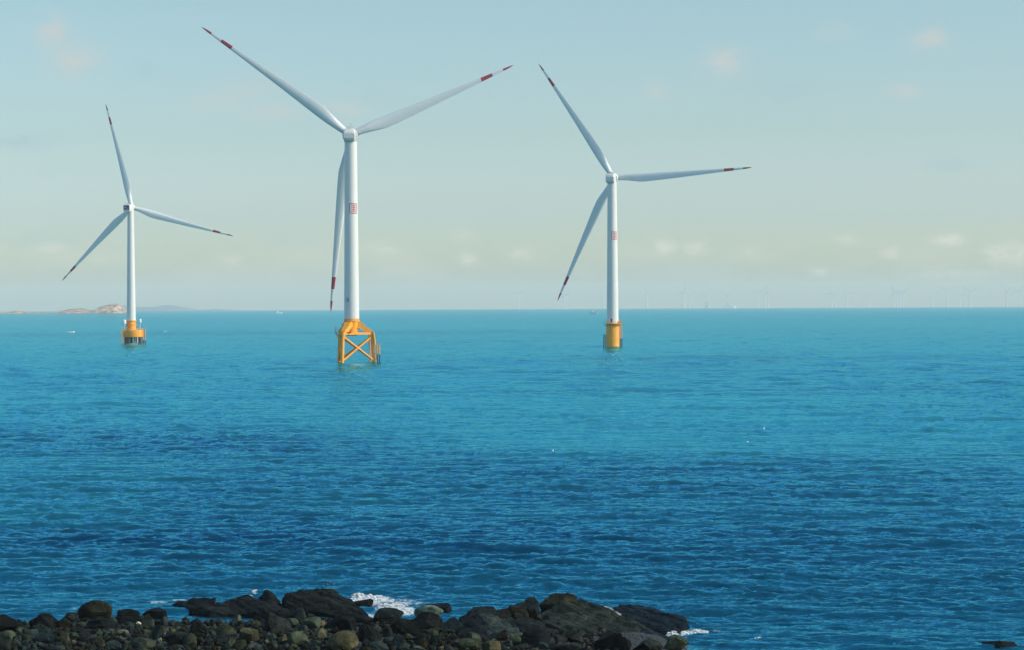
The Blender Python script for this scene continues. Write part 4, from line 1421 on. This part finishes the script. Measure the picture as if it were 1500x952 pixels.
ledge('rock_ledge', [[(905, 926, 186.5, 2), (945, 919, 188, 2), (980, 930, 186, 2), (985, 940, 183, 2), (972, 945, 181.5, 2), (935, 947, 180.5, 2), (910, 940, 182, 2)]], 'wet',
      'smooth wet blue slab below the striated ledge, above the rounded dark boulder', 'rock', seed=32, voxel=0.10, lay=0.14, group='outcrop blocks and slabs')
for k, (a, b_, c_, e_) in enumerate(((1003, 926, 190, 0), (574, 886, 210, 0))):
    p = on_sea(a if k == 0 else 529, b_)

o = link_mesh('boulder', rock_mesh(2.1, 1.6, 0.9, 801, 3), mats=[ROCK['black']])
q = on_sea(529, 886)
o.location = (q[0], q[1], q[2] - 0.35)
tag(o, 'small black rock awash in the white foam past the wet slab', 'boulder', 'shore boulders and stones')

# ---- middle-sized stones: each one placed, described by its neighbour
tones = ['grey', 'grey', 'grey', 'olive', 'olive', 'dark', 'dark', 'dark', 'tan', 'brown', 'brown']
word = {'grey': 'blue grey', 'olive': 'olive', 'dark': 'dark', 'tan': 'tan', 'pale': 'pale', 'brown': 'brown'}
used = {}
placed = [(b[0], b[1], max(b[2], b[3])) for b in boxes]
g = random.Random(19)
cnt = tries = 0
while cnt < 250 and tries < 20000:
    tries += 1
    x = g.uniform(-4, 735) if g.random() < 0.93 else g.uniform(735, 900)
    y = g.uniform(913 if x < 520 else 925, 956)
    if x > 735:
        y = g.uniform(944, 956)
    big = g.random()
    w = g.uniform(9, 13) if big < 0.3 else g.uniform(13, 27)
    h = w * g.uniform(0.55, 0.95)
    if any(abs(x - bx) < (bw * 0.44 + w * 0.35) and abs(y - h / 2 - by) < (bh * 0.42 + h * 0.25) for bx, by, bw, bh, *_ in boxes):
        continue
    if any(math.hypot(x - a, (y - b_) * 1.3) < 0.33 * (w + c) for a, b_, c in placed[len(boxes):]):
        continue
    placed.append((x, y, w))
    tone = g.choice(tones)
    rd = g.choice([0.2, 0.45, 0.45, 0.9])
    near = min(boxes, key=lambda b: math.hypot(x - b[0], (y - b[1]) * 1.2))
    rel = 'before' if y - h / 2 > near[1] + near[3] * 0.3 else ('beside' if abs(y - h / 2 - near[1]) < near[3] * 0.4 else 'above')
    base = f"{'small' if w < 12 else 'middling' if w < 19 else 'sizeable'} {word[tone]} {'rounded' if rd > 0.6 else 'angular' if rd > 0.4 else 'jagged'} stone {rel} {near[4]}"
    used[base] = used.get(base, 0) + 1
    lab = base if used[base] == 1 else base + (', the other of two' if used[base] == 2 else ', a further one')
    p = on_ground(x, y)
    s = p[1] / F_PX
    me = rock_mesh(w * s, w * s * g.uniform(0.7, 1.1), h * s * 1.25, 3000 + cnt, 3, 9, rd, g.random() < 0.2, g.random() < 0.25)
    o = link_mesh('stone', me, mats=[ROCK[tone]])
    o.location = (p[0], p[1] + 0.3 * w * s, p[2] - h * s * 0.2)
    o.rotation_euler = (g.uniform(-0.2, 0.2), g.uniform(-0.35, 0.35), g.uniform(0, 6.28))
    tag(o, lab, 'stone', 'shore boulders and stones')
    cnt += 1

# ---- small shingle that fills the gaps
sh_v, sh_f, sh_m = [], [], []
bv, bf_ = ICO[1]
off = 0
gg = np.random.default_rng(77)
vs_all, fs_all, ms_all = [], [], []
bf_np = np.array(bf_)
for i in range(2300):
    x = gg.uniform(-46, 8)
    y = gg.uniform(168, 198.5)
    wl = float(waterline(x))
    if y > wl + 0.5:
        continue
    s = gg.uniform(0.10, 0.30) * (1.5 if gg.random() < 0.12 else 1)
    sc = np.array([1, gg.uniform(0.6, 1.1), gg.uniform(0.45, 0.9)]) * s
    v = bv * (1 + 0.28 * gg.normal(size=(len(bv), 1)).clip(-1.2, 1.2)) * sc
    a = gg.uniform(0, 6.28)
    v = np.stack([v[:, 0] * math.cos(a) - v[:, 1] * math.sin(a), v[:, 0] * math.sin(a) + v[:, 1] * math.cos(a), v[:, 2]], -1)
    v += np.array([x, y, float(terrain(x, y)) + s * 0.35 + 0.1])
    fs_all.append(bf_np + off)
    vs_all.append(v)
    ms_all += [int(gg.choice([0, 0, 0, 0, 1, 1, 2, 3, 3]))] * len(bf_)
    off += len(bv)
me = bpy.data.meshes.new('pebbles')
me.from_pydata(np.vstack(vs_all).tolist(), [], np.vstack(fs_all).tolist())
for t in ('dark', 'grey', 'olive', 'brown', 'pale'):
    me.materials.append(ROCK[t])
me.polygons.foreach_set('material_index', ms_all)
o = link_mesh('pebbles', me)
tag(o, 'loose grey and olive shingle filling the gaps between the boulders', kind='stuff')

# ---- surf: heaped white water where the swell meets the ledges
fv, ff_ = [], []
off = 0
FB, FF = ico(0 + 1)
FF = np.array(FF)
if len(FB) != 12:
    _bm = bmesh.new()
    bmesh.ops.create_icosphere(_bm, subdivisions=0, radius=1)
    FB = np.array([p.co[:] for p in _bm.verts])
    FF = np.array([[q.index for q in p.verts] for p in _bm.faces])
    _bm.free()
for (px, py, wx, wy, n, hh) in ((545, 879, 32, 7, 260, 0.35), (525, 873, 10, 4, 70, 0.35), (590, 896, 16, 6, 150, 0.45), (572, 888, 22, 6, 110, 0.25), (540, 903, 24, 1.5, 80, 0.2),
                                (985, 931, 9, 3, 90, 0.5), (1003, 930, 10, 3, 40, 0.3), (1022, 926, 16, 2, 50, 0.25),
                                (1113, 936, 15, 2, 16, 0.12)):
    for i in range(int(n * 2.2)):
        a, r = gg.uniform(0, 6.28), gg.uniform(0, 1) ** 0.7
        q = on_sea(px + wx * r * math.cos(a), py + wy * r * math.sin(a))
        lump = 0.5 + 0.5 * float(vnoise(np.array([q[0] * 1.1, q[1] * 0.7, 0.0]), 5))
        if gg.random() > lump * 1.5:
            continue
        s = gg.uniform(0.03, 0.085) * (1.6 if gg.random() < 0.1 else 1)
        v = FB * (1 + 0.25 * gg.normal(size=(12, 1)).clip(-1.5, 1.5)) * np.array([s * gg.uniform(1, 2.0), s * 1.3, s])
        fv.append(v + q + np.array([0, 0, gg.uniform(0.0, 1) ** 2 * hh * lump * (1 - r * r) + 0.03]))
        ff_.append(FF + off)
        off += 12
me = bpy.data.meshes.new('sea_foam')
me.from_pydata(np.vstack(fv).tolist(), [], np.vstack(ff_).tolist())
o = link_mesh('sea_foam', me, mats=[foam_m])
tag(o, 'white broken surf heaped against the ledges', kind='stuff')

# ------------------------------------------------------------------ air
HAZE_DENS = 4.2e-5
hz = MB().box((0, 12800, 75), (56000, 28400, 280)).build('haze', [])
tag(hz, 'pale sea haze', kind='stuff')
hm = bpy.data.materials.new('sea_haze')
hm.use_nodes = True
nt = hm.node_tree
nt.nodes.clear()
vo = node(nt, 'ShaderNodeVolumePrincipled')
vo.inputs['Color'].default_value = (0.96, 0.98, 0.93, 1)
vo.inputs['Density'].default_value = HAZE_DENS
vo.inputs['Anisotropy'].default_value = 0.0
out = node(nt, 'ShaderNodeOutputMaterial')
nt.links.new(vo.outputs[0], out.inputs['Volume'])
hz.data.materials.append(hm)

# ------------------------------------------------------------------ sky and sun
SUN_EL, SUN_AZ = R(30), R(101)      # azimuth clockwise from +Y
w = bpy.data.worlds.new('World')
scene.world = w
w.use_nodes = True
nt = w.node_tree
bg = nt.nodes['Background']
sky = node(nt, 'ShaderNodeTexSky', sky_type='NISHITA')
sky.sun_disc = False
sky.sun_elevation = SUN_EL
sky.sun_rotation = SUN_AZ
sky.altitude = 0
sky.air_density = 1.0
sky.dust_density = 1.3
sky.ozone_density = 1.6
SKY_STR = 0.15
tc = node(nt, 'ShaderNodeTexCoord').outputs['Generated']
sx = node(nt, 'ShaderNodeSeparateXYZ')
nt.links.new(tc, sx.inputs[0])
az = math_n(nt, 'ARCTAN2', sx.outputs[0], sx.outputs[1])
el = math_n(nt, 'ARCSINE', sx.outputs[2])
ramp = node(nt, 'ShaderNodeValToRGB')
nt.links.new(maprange(nt, el, R(-1), R(29)), ramp.inputs[0])
els = ramp.color_ramp.elements
stops = [(0.0, (1.10, 1.22, 1.18)), (1.0, (1.03, 1.18, 1.17)), (2.0, (0.865, 1.01, 1.17)), (4.0, (0.79, 0.885, 0.93)), (7.2, (0.785, 0.89, 0.845)), (14.0, (0.84, 1.02, 1.02)), (28.0, (1.0, 1.28, 1.33))]
for k_, (e_, c_) in enumerate(stops):
    el_ = els[k_] if k_ < 2 else els.new((e_ + 1) / 30)
    if k_ < 2:
        el_.position = (e_ + 1) / 30
    el_.color = (*[x / 1.5 for x in c_], 1)
tint = mixc(nt, 1.0, sky.outputs[0], ramp.outputs[0], 'MULTIPLY')
tint = mixc(nt, 1.0, tint, (1.5, 1.5, 1.5), 'MULTIPLY')
cv = node(nt, 'ShaderNodeCombineXYZ')
nt.links.new(math_n(nt, 'MULTIPLY', az, 60.0), cv.inputs[0])
nt.links.new(math_n(nt, 'MULTIPLY', el, 110.0), cv.inputs[1])
cn = noise_n(nt, cv.outputs[0], 2.2, 8, 0.66, 0.5)
cn2 = noise_n(nt, cv.outputs[0], 0.33, 5, 0.55, 0.2)


def sky_px(px, py):
    d = ray(px, py)
    d = d / np.linalg.norm(d)
    return math.atan2(d[0], d[1]), math.asin(d[2])


def blob(px, py, wx, wy, amt, cut=0.40, slope=0.0):
    a0, e0 = sky_px(px, py)
    da = math_n(nt, 'MULTIPLY', math_n(nt, 'SUBTRACT', az, a0), F_PX / wx)
    de = math_n(nt, 'MULTIPLY', math_n(nt, 'SUBTRACT', el, e0), F_PX / wy)
    if slope:
        de = math_n(nt, 'ADD', de, math_n(nt, 'MULTIPLY', da, slope * wx / wy))
    r2 = math_n(nt, 'ADD', math_n(nt, 'MULTIPLY', da, da), math_n(nt, 'MULTIPLY', de, de))
    gss = math_n(nt, 'EXPONENT', math_n(nt, 'MULTIPLY', r2, -1.0))
    sh = maprange(nt, math_n(nt, 'ADD', math_n(nt, 'MULTIPLY', cn, 1.0), math_n(nt, 'MULTIPLY', gss, 0.30)), cut + 0.10, cut + 0.46)
    return math_n(nt, 'MULTIPLY', math_n(nt, 'MULTIPLY', sh, gss), min(1.0, amt * 1.5))


wcol = mixc(nt, maprange(nt, el, R(2.0), R(3.2)), (4.3, 4.35, 3.75), (3.32, 3.72, 3.70))
warm = None
for args in ((78, 48, 32, 30, 0.75), (108, 88, 48, 34, 0.6), (1062, 92, 40, 26, 0.8), (962, 136, 28, 16, 0.4), (1365, 58, 36, 22, 0.6), (1326, 135, 40, 16, 0.5), (1225, 45, 40, 20, 0.2),
             (340, 140, 90, 26, 0.35, 0.4, -0.25), (395, 165, 50, 18, 0.45), (505, 160, 44, 18, 0.45), (75, 364, 26, 12, 0.6), (340, 382, 22, 12, 0.4), (685, 380, 18, 14, 0.55), (560, 366, 50, 18, 0.35),
             (675, 345, 30, 16, 0.2), (975, 362, 24, 18, 0.55), (1020, 365, 26, 18, 0.4), (765, 372, 26, 14, 0.4), (1200, 398, 20, 10, 0.45), (1390, 352, 34, 12, 0.65), (1305, 370, 20, 14, 0.45),
             (1480, 372, 50, 22, 0.6), (1100, 372, 40, 18, 0.25), (1400, 402, 90, 12, 0.3), (150, 380, 40, 14, 0.25), (1240, 352, 30, 12, 0.3)):
    b_ = blob(*args)
    warm = b_ if warm is None else math_n(nt, 'MAXIMUM', warm, b_)
band = math_n(nt, 'MULTIPLY', maprange(nt, el, sky_px(750, 425)[1], sky_px(750, 395)[1], 0, 1, True), maprange(nt, el, sky_px(750, 380)[1], sky_px(750, 330)[1], 1, 0, True))
bandc = math_n(nt, 'MULTIPLY', math_n(nt, 'MULTIPLY', band, maprange(nt, cn2, 0.46, 0.66)), 0.28)
cool = None
for args in ((30, 208, 60, 14, 0.7), (90, 245, 60, 14, 0.2), (1390, 242, 70, 14, 0.4), (1150, 130, 60, 26, 0.35), (215, 105, 30, 18, 0.35), (560, 140, 60, 20, 0.3), (70, 352, 80, 16, 0.35), (430, 355, 60, 12, 0.3),
             (1000, 395, 120, 16, 0.3)):
    b_ = blob(*args)
    cool = b_ if cool is None else math_n(nt, 'MAXIMUM', cool, b_)
sepw = mixc(nt, math_n(nt, 'MAXIMUM', warm, bandc, clamp=True), tint, wcol)
skyc = mixc(nt, math_n(nt, 'MULTIPLY', cool, 0.55), sepw, (2.3, 3.2, 3.6))
nt.links.new(skyc, bg.inputs[0])
bg.inputs[1].default_value = SKY_STR
w.cycles.sampling_method = 'AUTOMATIC'

sun = bpy.data.lights.new('sun', 'SUN')
sun.energy = 3.1
sun.angle = R(0.53)
sun.color = (1.0, 0.89, 0.74)
so = bpy.data.objects.new('sun', sun)
COL.objects.link(so)
dv = Vector((math.sin(SUN_AZ) * math.cos(SUN_EL), math.cos(SUN_AZ) * math.cos(SUN_EL), math.sin(SUN_EL)))
so.rotation_euler = dv.to_track_quat('Z', 'Y').to_euler()
so.location = (60, -40, 120)

# ------------------------------------------------------------------ camera
cam = bpy.data.cameras.new('camera')
co = bpy.data.objects.new('camera', cam)
COL.objects.link(co)
cam.sensor_width = 36
cam.lens = 36 * F_PX / 1500
cam.clip_start = 0.5
cam.clip_end = 80000
Mx = Matrix(((Rv[0], Uv[0], -Fv[0], 0), (Rv[1], Uv[1], -Fv[1], 0), (Rv[2], Uv[2], -Fv[2], CAM_H), (0, 0, 0, 1)))
co.matrix_world = Mx
scene.camera = co

# ------------------------------------------------------------------ render settings
scene.render.engine = 'CYCLES'
cy = scene.cycles
cy.use_denoising = True
cy.max_bounces = 6
cy.diffuse_bounces = 2
cy.glossy_bounces = 3
cy.volume_bounces = 2
cy.use_fast_gi = False
cy.sample_clamp_indirect = 10
vs_ = scene.view_settings
vs_.view_transform = 'Standard'
vs_.look = 'None'
vs_.exposure = 0.15
vs_.gamma = 1.0
vs_.use_curve_mapping = False
scene.render.film_transparent = False
